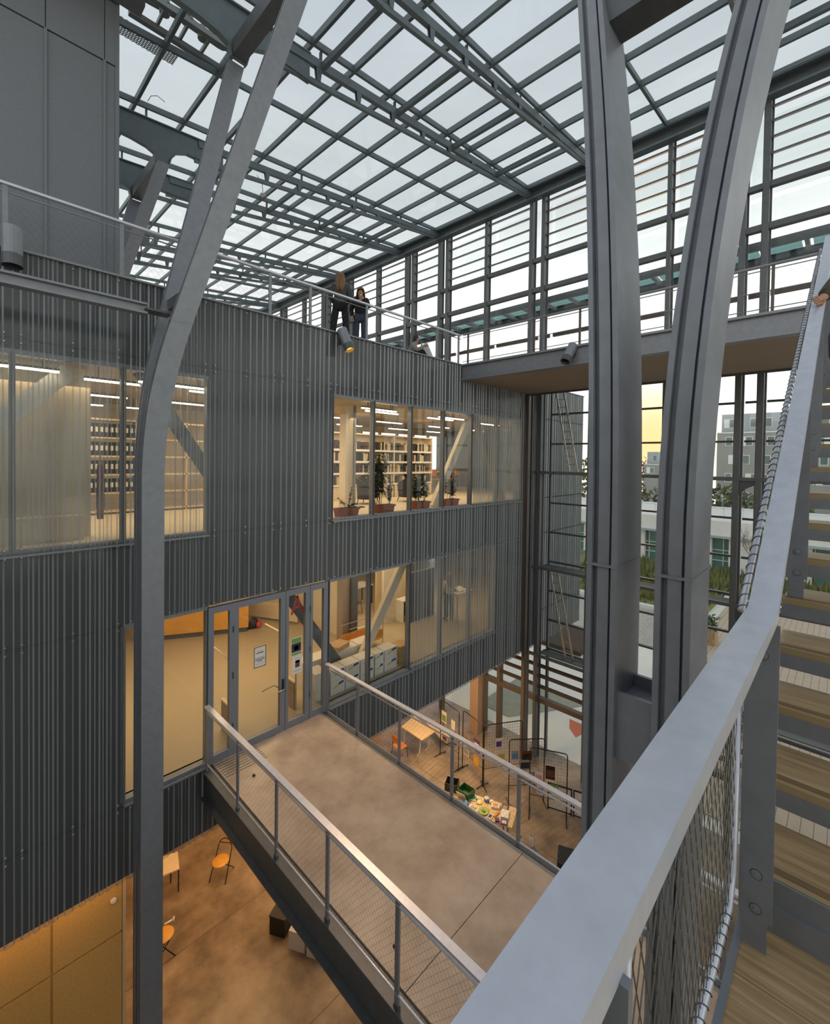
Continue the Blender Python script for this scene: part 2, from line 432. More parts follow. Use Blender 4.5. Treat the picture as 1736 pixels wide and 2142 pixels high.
for i in range(15): B(-4 + 1.36 * i, -3.9 + 1.36 * i, -7.16, -7.02, -4.6, 6.6).build('mullion', 'backlit_steel', ws)
B(-4, XC, -7.11, -7.09, -4.6, 6.6).build('pane', 'glass_curtain', ws)

# ---- branching steel columns: pairs of curved legs joined low down by a block
CX0, CYC, CH, CDX, CDY, CL = 1.94, 0.615, 0.137, 0.30, 0.124, 6.96
SX, SYF, SYN, ZB1, ZB2 = 0.27, 0.18, 0.15, -0.4, 1.97
def gcol(z):
    if z < ZB1: return 0.0
    if z < ZB2: return (z - ZB1) ** 2 / (2 * (ZB2 - ZB1))
    return (ZB2 - ZB1) / 2 + (z - ZB2)
def leg_mesh(mb, yc, sy, z0, z1, x0, x1, w0, w1):
    """curved bar: section x0..x1 by w0..w1 about the centre line"""
    zs = [z0] + [z for z in [ZB1 + i * (ZB2 - ZB1) / 12 for i in range(13)] if z0 < z < z1] + [z1]
    base = len(mb.v)
    for z in zs:
        g = gcol(z); X = CX0 + SX * g; Y = yc + sy * g
        mb.v += [(X + x0, Y + w0, z), (X + x1, Y + w0, z), (X + x1, Y + w1, z), (X + x0, Y + w1, z)]
    for i in range(len(zs) - 1):
        for j in range(4):
            a = base + i*4 + j; b = base + i*4 + (j+1) % 4
            mb.f.append((a, b, b + 4, a + 4))
    mb.f.append((base + 3, base + 2, base + 1, base)); n = base + (len(zs) - 1) * 4; mb.f.append((n, n+1, n+2, n+3))
COLS = [('branching steel column in front, beside the wooden stair, with a welded block between its legs', 0),
        ('branching steel column rising in front of the ribbed library facade near the bridge', 1),
        ('branching steel column on the terrace behind the dark metal clad box', 2),
        ('small far branching steel column at the end of the terrace', 3)]
ZT = 7.8
for lab, k in COLS:
    yc = CYC + CL * k
    t = thing('branching_column', lab, 'column', (CX0, yc, GZ if k < 2 else TZ), group='branching columns carrying the glass roof')
    z0 = GZ if k < 2 else TZ
    for sgn, sy in ((-1, -SYN), (1, SYF)):
        c = yc + sgn * CH; h = CDY / 2
        core = MB(); leg_mesh(core, c, sy, z0, ZT, 0.035, CDX - 0.035, -h + 0.004, h - 0.004)
        lg = core.build('leg', 'steel', t)
        for w0, w1 in ((-h - 0.002, -h + 0.022), (h - 0.020, h + 0.002)):
            f1 = MB(); leg_mesh(f1, c, sy, z0, ZT, 0, CDX, w0, w1); sub(f1, 'flange', 'steel', lg)
        f1 = MB(); leg_mesh(f1, c, sy, z0, ZT, 0.010, CDX - 0.010, -h + 0.034, h - 0.042); sub(f1, 'web_plate', 'steel', lg)
        wl = MB()
        for zz in (ZB1 - 0.05, ZB2 + 0.02):
            if zz < z0: continue
            if zz > 0 and k != 1: continue
            leg_mesh(wl, c, sy, zz, zz + 0.010, -0.002, CDX + 0.002, -h - 0.005, h + 0.005)
        if wl.v: sub(wl, 'weld_seam', 'steel', lg)
    zc = 2.42; g = gcol(zc)
    if k < 2:
        B(CX0 + SX * g + 0.06, CX0 + SX * g + 0.24, yc - CH - SYN * g, yc + CH + SYF * g, zc - 0.08, zc + 0.08).build('cross_tie', 'steel_dark', t)
    if k < 2:
        cz = -1.0
        cb = B(CX0 + 0.03, CX0 + 0.05, yc - 0.076, yc + 0.076, cz - 0.26, cz + 0.02).build('connector_block', 'steel', t)
        sub(B(CX0 + 0.25, CX0 + 0.27, yc - 0.076, yc + 0.076, cz - 0.26, cz + 0.02), 'side_plate', 'steel', cb)
        sub(B(CX0 + 0.05, CX0 + 0.25, yc - 0.076, yc + 0.076, cz - 0.24, cz - 0.03), 'filler_plate', 'steel', cb)

# horizontal tie beam that meets the column in front of the facade
t = thing('tie_beam', 'grey steel tie beam running from the column along the ribbed facade', 'beam', (0.4, 7.52, 2.1))
b = B(-3.9, 2.02, 7.44, 7.60, 2.205, 2.235).build('flange', 'steel', t)
B(-3.9, 2.02, 7.44, 7.60, 2.075, 2.105).build('flange', 'steel', t)
B(-3.9, 2.05, 7.505, 7.535, 2.105, 2.205).build('web', 'steel', t)
B(2.0, 2.35, 7.40, 7.64, 2.13, 2.16).build('end_plate', 'steel_dark', t)

# ---- glass roof
def zr(x): return 9.30 + 0.092 * (x - 5.0)          # glazing plane
def zt(x): return 8.90 + 0.115 * (x - 5.0)          # top of the trusses
def zl(x): return 8.34 + 0.152 * (x - 5.0)          # lower chord centre
TY = sorted([CYC - 1.13 + CL * k for k in range(0, 5)] + [CYC + 1.27 + CL * k for k in range(-1, 5)])
ROOF_Y = []
for i, y in enumerate(TY):
    ROOF_Y.append(y)
    if i + 1 < len(TY) and TY[i+1] - y > 3: ROOF_Y.append((y + TY[i+1]) / 2)
PX = [5.68 + 1.165 * k for k in range(-6, 9)]
PX[-1] = 15.0
roof = struct('ceiling_glass_roof', 'glass roof of the atrium in dark steel glazing bars', 'glass roof')
for i in range(len(ROOF_Y) - 1):
    y0, y1 = ROOF_Y[i] + 0.045, ROOF_Y[i+1] - 0.045
    for k in range(len(PX) - 1):
        x0, x1 = PX[k] + 0.03, PX[k+1] - 0.03
        mb = MB(); n = 0
        mb.v = [(x, y, zr(x) + dz) for dz in (0.0, 0.02) for y in (y0, y1) for x in (x0, x1)]
        mb.f = [(0, 2, 3, 1), (4, 5, 7, 6), (0, 1, 5, 4), (2, 6, 7, 3), (0, 4, 6, 2), (1, 3, 7, 5)]
        mb.build('pane', 'glass_roof', roof)
for x in PX:
    for i in range(len(ROOF_Y) - 1):
        B(x - 0.035, x + 0.035, ROOF_Y[i], ROOF_Y[i+1], zr(x) - 0.13, zr(x) + 0.03).build('purlin', 'roof_steel', roof)
for y in ROOF_Y:
    MB().bar((PX[0] - 0.5, y, zr(PX[0] - 0.5) - 0.04), (15.2, y, zr(15.2) - 0.04), 0.07, 0.14).build('glazing_bar', 'roof_steel', roof)

for i, y in enumerate(TY):
    near = i % 2 == 1          # far member of the pair below it in the list
    lab = 'steel roof truss, %s counted from the wooden stair, with open web of short plates' % ORD[i]
    t = thing('roof_truss', lab, 'truss', (4.0, y, ZT), group='trusses under the glass roof')
    MB().bar((4.9, y, zt(4.9) - 0.10), (15.25, y, zt(15.25) - 0.10), 0.11, 0.19).build('top_chord', 'roof_steel', t)
    MB().bar((4.8, y, zl(4.8)), (15.25, y, zl(15.25)), 0.08, 0.11).build('lower_chord', 'roof_steel', t)
    x = 5.82
    while x < 13.9:
        zb, zz = zl(x) + 0.05, zt(x) - 0.19
        if zz > zb + 0.02:
            mb = MB()
            for s in (-0.05, 0.02):
                mb.prism([(x - 0.03, zb), (x + 0.05, zb), (x + 0.09, zz), (x - 0.07, zz)], lambda a, b, c: (a, c, b), y + s, y + s + 0.02)
            mb.build('spacer_plate', 'roof_steel', t)
        x += 1.152
    # deep girder with haunch over the column head
    cx = CX0 + SX * gcol(ZT); cw = CDX
    top = [(5.6, zt(5.6)), (-2.2, zt(-2.2) + 0.25)]
    low = [(-2.2, 7.75), (1.5, 8.12), (2.8, 8.15), (3.25, 8.13), (3.6, 8.08), (3.78, 8.0), (cx - 0.02, 7.88), (cx, ZT), (cx + cw, ZT), (cx + cw + 0.06, 8.05), (cx + cw + 0.2, 8.25), (cx + cw + 0.45, 8.36), (5.6, zl(5.6) - 0.06)]
    web = MB().prism(top + low, lambda a, b, c: (a, c, b), y - 0.02, y + 0.02).build('girder_web', 'roof_steel', t)
    fl = MB(); pts = [(p[0], p[1]) for p in low]
    for a, b in zip(pts[:7], pts[1:8]):
        fl.bar((a[0], y, a[1]), (b[0], y, b[1]), 0.13, 0.025, up=(0, 0.001, 1))
    fl.build('lower_flange', 'roof_steel', t); fl = MB()
    for a, b in zip(pts[8:12], pts[9:13]):
        fl.bar((a[0], y, a[1]), (b[0], y, b[1]), 0.13, 0.025, up=(0, 0.001, 1))
    fl.build('lower_flange', 'roof_steel', t)
    MB().bar((-2.2, y, zt(-2.2) + 0.25), (5.6, y, zt(5.6)), 0.14, 0.03).build('top_flange', 'roof_steel', t)
    for x in PX[::2]:
        if 3 < x < 14.5: B(x + 0.25, x + 0.29, y + 0.05, y + 0.12, zt(x), zr(x) - 0.05).build('fixing_bracket', 'steel_dark', t)
# short tubes tying the twin trusses together
for a, b in ((TY[i], TY[i+1]) for i in range(0, len(TY) - 1)):
    if b - a > 3: continue
    idx = TY.index(a)
    for j, x in enumerate((5.75, 8.1, 10.4, 12.75)):
        o = MB().bar((x + 0.18, a, zt(x) - 0.10), (x + 0.18, b, zt(x) - 0.10), 0.10, 0.14).build('tie_tube', 'roof_steel')
        tag(o, 'dark steel tie between the %s and %s roof trusses, %s of four from the columns' % (ORD[idx], ORD[idx+1], ORD[j]), 'beam', 'ties between twin trusses')
    cx = CX0 + SX * gcol(ZT)
    o = MB().bar((cx + 0.15, a, 7.98), (cx + 0.15, b, 7.98), 0.26, 0.30).build('head_beam', 'steel_dark')
    tag(o, 'dark box beam joining the column heads under the %s and %s roof trusses' % (ORD[idx], ORD[idx+1]), 'beam', 'beams joining column heads')
# edge beam on the curtain wall
tr = struct('trim_1', 'dark steel edge beam where the glass roof meets the curtain wall', 'trim')
B(14.95, 15.35, -7, 30, 10.12, 10.22).build('edge_plate', 'roof_steel', tr)
B(15.2, 15.34, -7, 30, 9.78, 10.12).build('edge_web', 'steel_dark', tr)
B(15.05, 15.34, -7, 30, 9.74, 9.80).build('edge_flange', 'roof_steel', tr)
# gable at the far end of the roof
gb = struct('wall_north', 'open steel gable frame at the far end of the terrace', 'wall')
for x in (-1, 2.5, 5.0, 7.6, 10.2, 12.7):
    B(x, x + 0.16, 29.4, 29.6, TZ, zt(x)).build('post', 'steel', gb)
for z in (4.0, 6.0, 8.0):
    B(-2, XC, 29.48, 29.54, z, z + 0.06).build('rail', 'steel', gb)

# ---- curtain wall
cw = struct('wall_right', 'steel and glass curtain wall with horizontal louvres and service platforms', 'wall')
PAIRS = [(-0.55, -0.1), (1.75, 2.25), (5.95, 6.4), (8.30, 8.80), (12.93, 13.38), (15.05, 15.5), (19.9, 20.35), (22.0, 22.5), (26.9, 27.3), (29.0, 29.5)]
SING = [-2.6, 4.1, 10.85, 17.6, 24.6]
POSTS = sorted([y for p in PAIRS for y in p] + SING)
for y in POSTS:
    z0 = GZ if y < 8.35 else TZ
    w = 0.07 if y not in SING else 0.06
    B(XC - 0.05, XC + 0.20, y - w, y + w, z0, 9.9).build('post', 'backlit_steel', cw)
    B(XC + 0.17, XC + 0.20, y - w - 0.04, y + w + 0.04, z0, 9.9).build('post_flange', 'backlit_steel', cw)
for y in (8.80, 9.9, 10.85, 12.93):
    B(XC - 0.05, XC + 0.2, y - 0.07, y + 0.07, GZ, -7.07).build('post', 'warm_brown_steel', cw)
for a, b in zip(POSTS[:-1], POSTS[1:]):
    a2, b2 = a + 0.07, b - 0.07
    pair = b - a < 0.7
    # upper part above the terrace walkway
    for z, h in ((7.45, 0.14), (6.33, 0.16)):
        B(XC - 0.02, XC + 0.16, a2, b2, z, z + h).build('transom', 'backlit_steel', cw)
    if not pair:
        for z in (7.95, 8.38, 8.81, 9.24, 9.62):
            MB().obox((XC + 0.12, (a2 + b2) / 2, z), (0.16, b2 - a2, 0.045), Matrix.Rotation(-0.3, 3, 'Y')).build('louvre', 'backlit_steel', cw)
    B(XG - 0.1, XG + 0.0, a2, b2, 4.75, 4.87).build('transom', 'warm_brown_steel', cw)
    for z0, z1 in ((7.6, 9.76), (6.5, 7.45), (4.87, 6.3), (3.0, 4.75)):
        B(XG - 0.04, XG - 0.02, a2, b2, z0, z1).build('pane', 'glass_curtain', cw)
    if b > 8.6:
        continue
    # lower part beside the atrium
    for i in range(9):
        z = 2.92 - 1.127 * i - 0.02
        zlow = z - 1.127
        if zlow < -7.4: break
        B(XG - 0.12, XG + 0.0, a2, b2, zlow - 0.03, zlow + 0.03).build('transom', 'steel_dark', cw)
        B(XG - 0.07, XG - 0.05, a2, b2, zlow + 0.03, z - 0.03).build('pane', 'glass_curtain', cw)
for y in (1.75, 2.25, 4.1, 5.95, 6.4, 8.2):
    B(XG - 0.14, XG + 0.0, y - 0.035, y + 0.035, GZ, 2.9).build('mullion', 'steel_dark', cw)
# platforms and their edge beams
for z in (-0.42, -3.98, -7.28):
    pf = B(XC + 0.2, XG - 0.12, -0.6, 8.3, z - 0.03, z).build('platform', 'grating', cw)
    B(XC - 0.06, XC + 0.02, -0.6, 8.6, z - 0.06, z + 0.04).build('platform_edge', 'backlit_steel', cw)
    for y in (-0.1, 2.25, 4.1, 6.4):
        MB().prism([(0, 0), (-0.45, 0), (-0.36, -0.12), (-0.18, -0.22), (0, -0.42)], lambda p, q, c: (XC + 0.02 + c, y + p - 0.06, z - 0.05 + q), 0, 0.04).build('bracket', 'steel_dark', cw)
# bottom zone: louvres, a heavy rail and tall panes down to the floor
LOWP = [-0.1, 1.75, 2.25, 4.1, 5.95, 6.4, 8.3, 8.80, 9.9, 10.85, 12.93]
for a, b in zip(LOWP[:-1], LOWP[1:]):
    for z in (-7.7, -8.08, -8.48):
        MB().obox((XC + 0.1, (a + b) / 2, z), (0.14, b - a - 0.14, 0.06), Matrix.Rotation(-0.3, 3, 'Y')).build('louvre', 'warm_brown_steel', cw)
    B(XC - 0.06, XC + 0.14, a, b, -9.02, -8.84).build('transom', 'warm_brown_steel', cw)
    B(XG - 0.07, XG - 0.05, a, b, GZ, -7.3).build('pane', 'glass_curtain', cw)
# teal glass awning outside, just under the heavy transom
aw = struct('canopy', 'teal glass awning outside the curtain wall', 'canopy')
for i, y in enumerate([-1 + 0.98 * j for j in range(30)]):
    B(XG + 0.15, XG + 1.25, y + 0.12, y + 0.86, 6.30, 6.33).build('pane', 'glass_teal', aw)
    B(XG + 0.05, XG + 1.3, y - 0.05, y + 0.05, 6.2, 6.36).build('rib', 'steel', aw)
B(XG + 1.25, XG + 1.35, -1.2, 28, 6.12, 6.36).build('edge_bar', 'steel', aw)
B(XG + 0.02, XG + 0.10, -1.2, 28, 6.12, 6.36).build('edge_bar', 'steel', aw)

# ---- library facade
fac = struct('wall_left', 'library facade clad in dark corrugated sheets with strips of windows', 'wall')
MODX = [-2.1, -0.74, 0.62, 1.98, 3.33, 4.70, 6.08, 7.34, 8.70, 10.05, 11.42, 12.84, 14.33, 15.7, 17.05, 18.4, 19.5]
# dark core strips behind the sheets
def core(x0, x1, z0, z1): B(x0, x1, FY + 0.06, FY + 0.30, z0, z1).build('core_panel', 'backing', fac)
core(-4, 19.4, 1.50, TZ); core(-4, 19.4, -2.80, -1.47); core(-4, 19.4, -7.07, -5.80)
core(3.36, 6.06, -1.47, 1.50); core(14.33, 19.4, -1.47, 1.50)
core(-4, 1.98, -5.80, -2.80); core(12.84, 19.4, -5.80, -2.80)
PITCH_C = 0.152
RIBS = ((0.020, 0.060), (0.150, 0.045), (0.275, 0.030), (0.375, 0.035), (0.510, 0.085))
def corr(x0, x1, z0, z1, y=FY, amp=0.017, pitch=PITCH_C):
    a = []; b = []; pts = []
    # flat valleys and raised ribs with steep folded sides, in an irregular rhythm that repeats every half module
    k = math.floor(x0 / 0.68) - 1
    while k * 0.68 < x1 + 0.7:
        for r0, rw in RIBS:
            q = k * 0.68 + r0
            pts += [(q, 0.0), (q + 0.020, 1.0), (q + 0.020 + rw, 1.0), (q + 0.040 + rw, 0.0)]
        k += 1
    def hh(x):
        for (p0, h0), (p1, h1) in zip(pts[:-1], pts[1:]):
            if p0 <= x <= p1: return h0 + (h1 - h0) * (x - p0) / max(1e-6, p1 - p0)
        return 0.0
    xs = [(x0, hh(x0))] + [(x, h) for x, h in pts if x0 + 0.002 < x < x1 - 0.002] + [(x1, hh(x1))]
    for x, h in xs:
        a.append((x, y + amp * 0.4 - amp * 1.7 * h, z0)); b.append((x, y + amp * 0.4 - amp * 1.7 * h, z1))
    return MB().strip(a, b)
bolt_src = None
def sheet(x0, x1, z0, z1, m='clad_sheet', bolts=True):
    global bolt_src
    o = corr(x0, x1, z0 - 0.014, z1 + 0.014, FY + (0.006 if int(abs(z0) * 10) % 2 else 0.0)).build('cladding_sheet', m, fac)
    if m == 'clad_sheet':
        o.data.materials.append(MATS['clad_fold_lit'])
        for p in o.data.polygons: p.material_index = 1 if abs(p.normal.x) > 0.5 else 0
    if bolts and x1 < 14.4:
        for x in (x0 + 0.09, x1 - 0.09, (x0 + x1) / 2):
            for z in ((z0 + 0.06), (z1 - 0.06)):
                if bolt_src is None:
                    bolt_src = MB().lathe([(0.018, 0), (0.016, 0.006), (0.008, 0.016)], (0, 0, 0), 6, m=Matrix.Rotation(math.pi / 2, 3, 'X')).build('bolt', 'bolt', fac)
                    bolt_src.location = (x, FY - 0.032, z)
                else: piece(bolt_src, fac, (x, FY - 0.032, z))
for x0, x1 in zip(MODX[:-1], MODX[1:]):
    out = x0 > 15.6
    m = 'wing_clad' if out else 'clad_sheet'
    sheet(x0, x1, 1.62, TZ, m)
    sheet(x0, x1, -2.80, -1.43, m)
    sheet(x0, x1, -7.07, -5.80, m)
    xm = (x0 + x1) / 2
    # upper storey
    if 6.08 <= xm <= 11.42: sheet(x0, x1, 1.47, 1.62, m, False)
    elif 3.33 <= xm <= 6.08 or xm > 14.33: sheet(x0, x1, -1.43, 1.62, m)
    else: sheet(x0, x1, -1.43, 1.62, 'clad_sheet')
    # lower storey
    if xm < 1.98 or xm > 12.84: sheet(x0, x1, -5.80, -2.80, m)
    elif xm > 8.70: sheet(x0, x1, -5.80, -2.80, 'clad_sheet')
B(-4, 10.75, FY - 0.06, FY + 0.2, TZ, TZ + 0.03).build('coping', 'steel', fac)
B(15.9, 19.5, FY - 0.06, FY + 0.2, TZ, TZ + 0.03).build('coping', 'steel', fac)
B(19.38, 19.5, FY, 17, -7.07, TZ).build('end_wall', 'wing_clad', fac)
# windows: frames and panes
def window(name, xs, z0, z1, lab, first=True, m='steel'):
    w = struct(name, lab, 'window', (xs[0], FY, z0))
    for x in (xs if first else xs[1:]):
        B(x - 0.035, x + 0.035, FY + 0.03, FY + 0.16, z0, z1).build('mullion', m, w)
        B(x - 0.012, x + 0.012, FY + 0.0, FY + 0.03, z0, z1).build('cover_strip', 'steel_dark', w)
    for z in (z0, z1):
        B(xs[0], xs[-1], FY + 0.02, FY + 0.16, z - 0.035, z + 0.035).build('frame_rail', m, w)
    B(xs[0], xs[-1], FY - 0.05, FY + 0.04, z0 - 0.05, z0 - 0.02).build('sill', 'steel', w)
    for a, b in zip(xs[:-1], xs[1:]):
        B(a + 0.035, b - 0.035, FY + 0.08, FY + 0.09, z0 + 0.035, z1 - 0.035).build('pane', 'glass_clear', w)
window('window_1', [6.11, 7.36, 8.70, 10.05, 11.40], UZ + 0.03, 1.44, 'clear upper library window strip above the row of terracotta planters')
window('window_2', [11.40, 12.84, 14.33], UZ + 0.03, 1.44, 'upper library window veiled by clear corrugated sheets beside the walkway', False)
window('window_3', [-2.1, -0.74, 0.62, 1.98, 3.33], UZ + 0.03, 1.44, 'upper library window veiled by corrugated sheets behind the steel column')
window('window_4', [1.98, 3.34], LZ + 0.03, -2.83, 'clear lower library window with the beige floor beside the glazed door')
window('window_5', [6.05, 7.29, 8.71], LZ + 0.03, -2.83, 'clear lower library window with stacked white boxes behind it')
window('window_6', [8.71, 10.05, 11.44, 12.84], LZ + 0.03, -2.83, 'lower library window veiled by corrugated sheets with people behind', False)
# glazed door onto the bridge
d = struct('door_1', 'grey framed glazed door and side lights leading from the bridge into the library', 'door', (3.4, FY, LZ))
ST = [(3.33, 3.43), (3.73, 3.80), (3.80, 3.91), (4.81, 4.92), (4.93, 5.00), (5.41, 5.52), (5.53, 5.595), (5.885, 5.99)]
MATS['door_grey'] = mat('door_grey', (0.22, 0.24, 0.28), 0.45, 0.2)
for a, b in ST: B(a, b, FY - 0.02, FY + 0.07, LZ, -2.83).build('stile', 'door_grey', d)
for a, b in ((3.43, 3.73), (3.91, 4.81), (5.00, 5.41), (5.595, 5.885)):
    B(a, b, FY - 0.02, FY + 0.07, LZ, LZ + 0.15).build('bottom_rail', 'door_grey', d)
    B(a, b, FY - 0.02, FY + 0.07, -2.95, -2.83).build('top_rail', 'door_grey', d)
    B(a, b, FY + 0.02, FY + 0.035, LZ + 0.15, -2.95).build('pane', 'glass_clear', d)
lock = B(4.845, 4.895, FY - 0.035, FY - 0.02, -4.92, -4.68).build('lock_plate', 'black', d)
hd = MB().tube([(4.87, FY - 0.03, -4.88), (4.87, FY - 0.08, -4.88), (4.72, FY - 0.08, -4.89)], 0.011, 8).build('handle', 'bolt', d, True)
for z in (-3.4, -4.3, -5.3):
    for x in (3.80, 5.525): MB().tube([(x, FY - 0.03, z), (x, FY - 0.03, z + 0.12)], 0.012, 6).build('hinge', 'steel_dark', d)
# posters and notices on the glass
def poster(name, lab, x0, x1, z0, z1, y, parts, base='paper'):
    t = thing(name, lab, 'poster', (x0, y, z0))
    B(x0, x1, y - 0.004, y, z0, z1).build('sheet', base, t)
    for (a, b, c, dd, mm) in parts:
        B(x0 + a * (x1 - x0), x0 + b * (x1 - x0), y - 0.006, y - 0.004, z0 + c * (z1 - z0), z0 + dd * (z1 - z0)).build('print', mm, t)
lines = [(0.25, 0.75, 0.78, 0.80, 'grey_print'), (0.2, 0.8, 0.68, 0.72, 'ink'), (0.12, 0.88, 0.46, 0.48, 'grey_print'), (0.12, 0.88, 0.40, 0.42, 'ink'), (0.12, 0.88, 0.35, 0.37, 'ink'), (0.3, 0.7, 0.28, 0.31, 'ink'), (0.15, 0.85, 0.16, 0.175, 'grey_print'), (0, 0.05, 0, 1, 'ink'), (0.95, 1, 0, 1, 'ink'), (0, 1, 0, 0.03, 'ink'), (0, 1, 0.97, 1, 'ink')]
poster('door_notice', 'white printed notice in a dark frame on the glazed door', 4.24, 4.50, -4.27, -3.85, FY + 0.018, lines)
poster('green_poster', 'green poster with a dark picture on the narrow door leaf', 5.08, 5.33, -4.29, -3.90, FY + 0.018, [(0.04, 0.96, 0.70, 0.97, 'green_print'), (0.04, 0.96, 0.20, 0.68, 'ink'), (0.3, 0.7, 0.3, 0.55, 'grey_print'), (0.04, 0.96, 0.04, 0.16, 'green_print')])
poster('white_flyer', 'white flyer with a small photo below the green poster', 5.11, 5.35, -4.69, -4.31, FY + 0.018, [(0.3, 0.75, 0.35, 0.75, 'brown_print'), (0.3, 0.75, 0.62, 0.75, 'blue_print'), (0.2, 0.8, 0.86, 0.89, 'grey_print'), (0.1, 0.9, 0.2, 0.22, 'grey_print'), (0.1, 0.9, 0.13, 0.15, 'grey_print')])
# red letter A on the glass
t = thing('letter_sign', 'red letter A stuck on the narrow door leaf', 'sign', (5.15, FY + 0.1, -3.42))
ya = FY + 0.11
MB().bar((5.14, ya, -3.42), (5.27, ya, -3.03), 0.012, 0.05, up=(1, 0, 0)).build('stroke', 'red', t)
MB().bar((5.41, ya, -3.42), (5.27, ya, -3.03), 0.012, 0.05, up=(1, 0, 0)).build('stroke', 'red', t)
MB().bar((5.19, ya, -3.29), (5.36, ya, -3.29), 0.012, 0.04).build('crossbar', 'red', t)

# ---- bridge
br = struct('floor_bridge', 'concrete footbridge from the stair side to the glazed library door', 'bridge', (4.6, 4, LZ))
BX0, BX1, BY0 = 3.30, 5.93, -4.0
for y0, y1 in ((3.335, FY - 0.02), (-0.5, 3.325), (BY0, -0.51)):
    B(BX0 + 0.12, BX1 - 0.05, y0, y1, LZ - 0.14, LZ).build('slab', 'concrete', br)
for x, s in ((BX0, 1), (BX1, -1)):
    B(x - 0.015, x + 0.015, BY0, FY - 0.02, LZ - 0.53, LZ - 0.04).build('side_web', 'steel_dark', br)
    B(x - 0.10, x + 0.10, BY0, FY - 0.02, LZ - 0.55, LZ - 0.52).build('side_flange', 'steel_dark', br)
    B(x - 0.07, x + 0.12 * s if s > 0 else x + 0.07, BY0, FY - 0.02, LZ - 0.06, LZ - 0.03).build('side_flange', 'steel_dark', br)
for i in range(7): B(BX0 + 0.14, BX0 + 0.95, FY - 0.55 + 0.075 * i, FY - 0.535 + 0.075 * i, LZ, LZ + 0.004).build('drain_slot', 'steel_dark', br)
dk = B(BX0 + 0.5, BX0 + 0.54, 7.62, 7.66, LZ, LZ + 0.03).build('debris', 'black')
tag(dk, 'small black scrap lying on the bridge near the mesh railing', 'scrap')
dk = MB().lathe([(0.018, 0), (0.02, 0.015), (0.012, 0.03)], (3.65, 3.75, LZ), 6).build('pebble', 'black'); tag(dk, 'dark pebble on the bridge by the slab joint', 'pebble')

def railing(name, lab, x, ys, y_far, y_near, zb, ztp, m='rail_steel', side=1):
    t = thing(name, lab, 'railing', (x, ys[0], zb))
    B(x - 0.045, x + 0.045, y_near, y_far, ztp - 0.03, ztp).build('handrail', m, t)
    for y in ys:
        p = B(x - 0.012, x + 0.012, y - 0.03, y + 0.03, zb - 0.12, ztp - 0.03).build('post', 'steel', t)
        sub(B(x - 0.02, x + 0.02, y - 0.036, y + 0.036, zb - 0.16, zb - 0.05), 'fixing_plate', 'steel_dark', p)
    for z in (zb + 0.06, ztp - 0.12):
        MB().tube([(x, y_near, z), (x, y_far, z)], 0.014, 8).build('tension_rod', 'rail_steel', t, True)
    L = y_far - y_near
    MB().net((x, y_near, zb + 0.06), (0, L, 0), (0, 0, ztp - 0.18 - zb), int(L / 0.04), 20, 0.0010).build('wire_mesh', 'wire', t, kind='stuff')
    return t
railing('bridge_railing', 'mesh railing with pale handrail on the stair side of the bridge', BX0 - 0.02, [8.38, 7.12, 5.86, 4.59, 3.32, 2.05, 0.78], 8.42, -1.0, LZ + 0.06, -4.60)
railing('bridge_railing', 'mesh railing with pale handrail along the bridge towards the display tables', BX1, [8.38, 7.3, 6.03, 4.74, 3.45, 2.16, 0.87], 8.42, -1.0, LZ + 0.0, -4.66)

# ---- terrace walkway along the curtain wall
wk = struct('floor_walkway', 'steel walkway at terrace level along the curtain wall with a warm soffit', 'walkway', (10.8, 0, TZ))
B(10.80, 10.83, -7, FY - 0.03, TZ - 0.44, TZ).build('beam_web', 'steel', wk)
B(10.70, 10.95, -7, FY - 0.03, TZ - 0.03, TZ + 0.02).build('beam_flange', 'steel', wk)
B(10.70, 10.95, -7, FY - 0.03, TZ - 0.46, TZ - 0.43).build('beam_flange', 'steel', wk)
B(10.82, XC + 0.1, -7, FY, TZ - 0.1, TZ - 0.02).build('deck', 'concrete', wk)
B(10.95, 14.6, -7, FY, TZ - 0.44, TZ - 0.40).build('soffit', 'soffit', wk)
B(14.6, 14.66, -7, FY, TZ - 0.50, TZ - 0.1).build('soffit_edge', 'steel_dark', wk)
t = thing('walkway_railing', 'slim mesh railing on the walkway along the curtain wall', 'railing', (10.85, 8.4, TZ))
ztp = 3.80
B(10.80, 10.88, -7, FY, ztp - 0.03, ztp).build('handrail', 'steel', t)
for y in (8.3, 7.55, 6.1, 4.85, 3.6, 2.35, 1.1, -0.2, -1.5):
    B(10.82, 10.85, y - 0.025, y + 0.025, TZ, ztp - 0.03).build('post', 'warm_brown_steel', t)
for z in (ztp - 0.1, ztp - 0.5, TZ + 0.12):
    MB().tube([(10.835, -7, z), (10.835, FY, z)], 0.010, 6).build('tension_rod', 'steel', t, True)
MB().net((10.835, -2, TZ + 0.12), (0, 10.4, 0), (0, 0, 0.72), 150, 10, 0.0012).build('wire_mesh', 'wire', t, kind='stuff')
t = thing('terrace_railing', 'mesh railing along the terrace edge above the ribbed facade', 'railing', (2, FY, TZ))
B(-4, 10.8, FY + 0.02, FY + 0.10, 3.75, 3.785).build('handrail', 'rail_steel', t)
MB().tube([(-4, FY + 0.06, 3.66), (10.8, FY + 0.06, 3.66)], 0.012, 6).build('tension_rod', 'steel', t, True)
for x in (-0.7, 0.55, 1.95, 4.55, 5.5, 7.1, 8.4, 9.7, 10.7):
    B(x - 0.03, x + 0.03, FY + 0.045, FY + 0.075, TZ, 3.75).build('post', 'steel', t)
MB().net((-1, FY + 0.06, TZ + 0.06), (11.8, 0, 0), (0, 0, 0.6), 220, 9, 0.0010).build('wire_mesh', 'wire', t, kind='stuff')

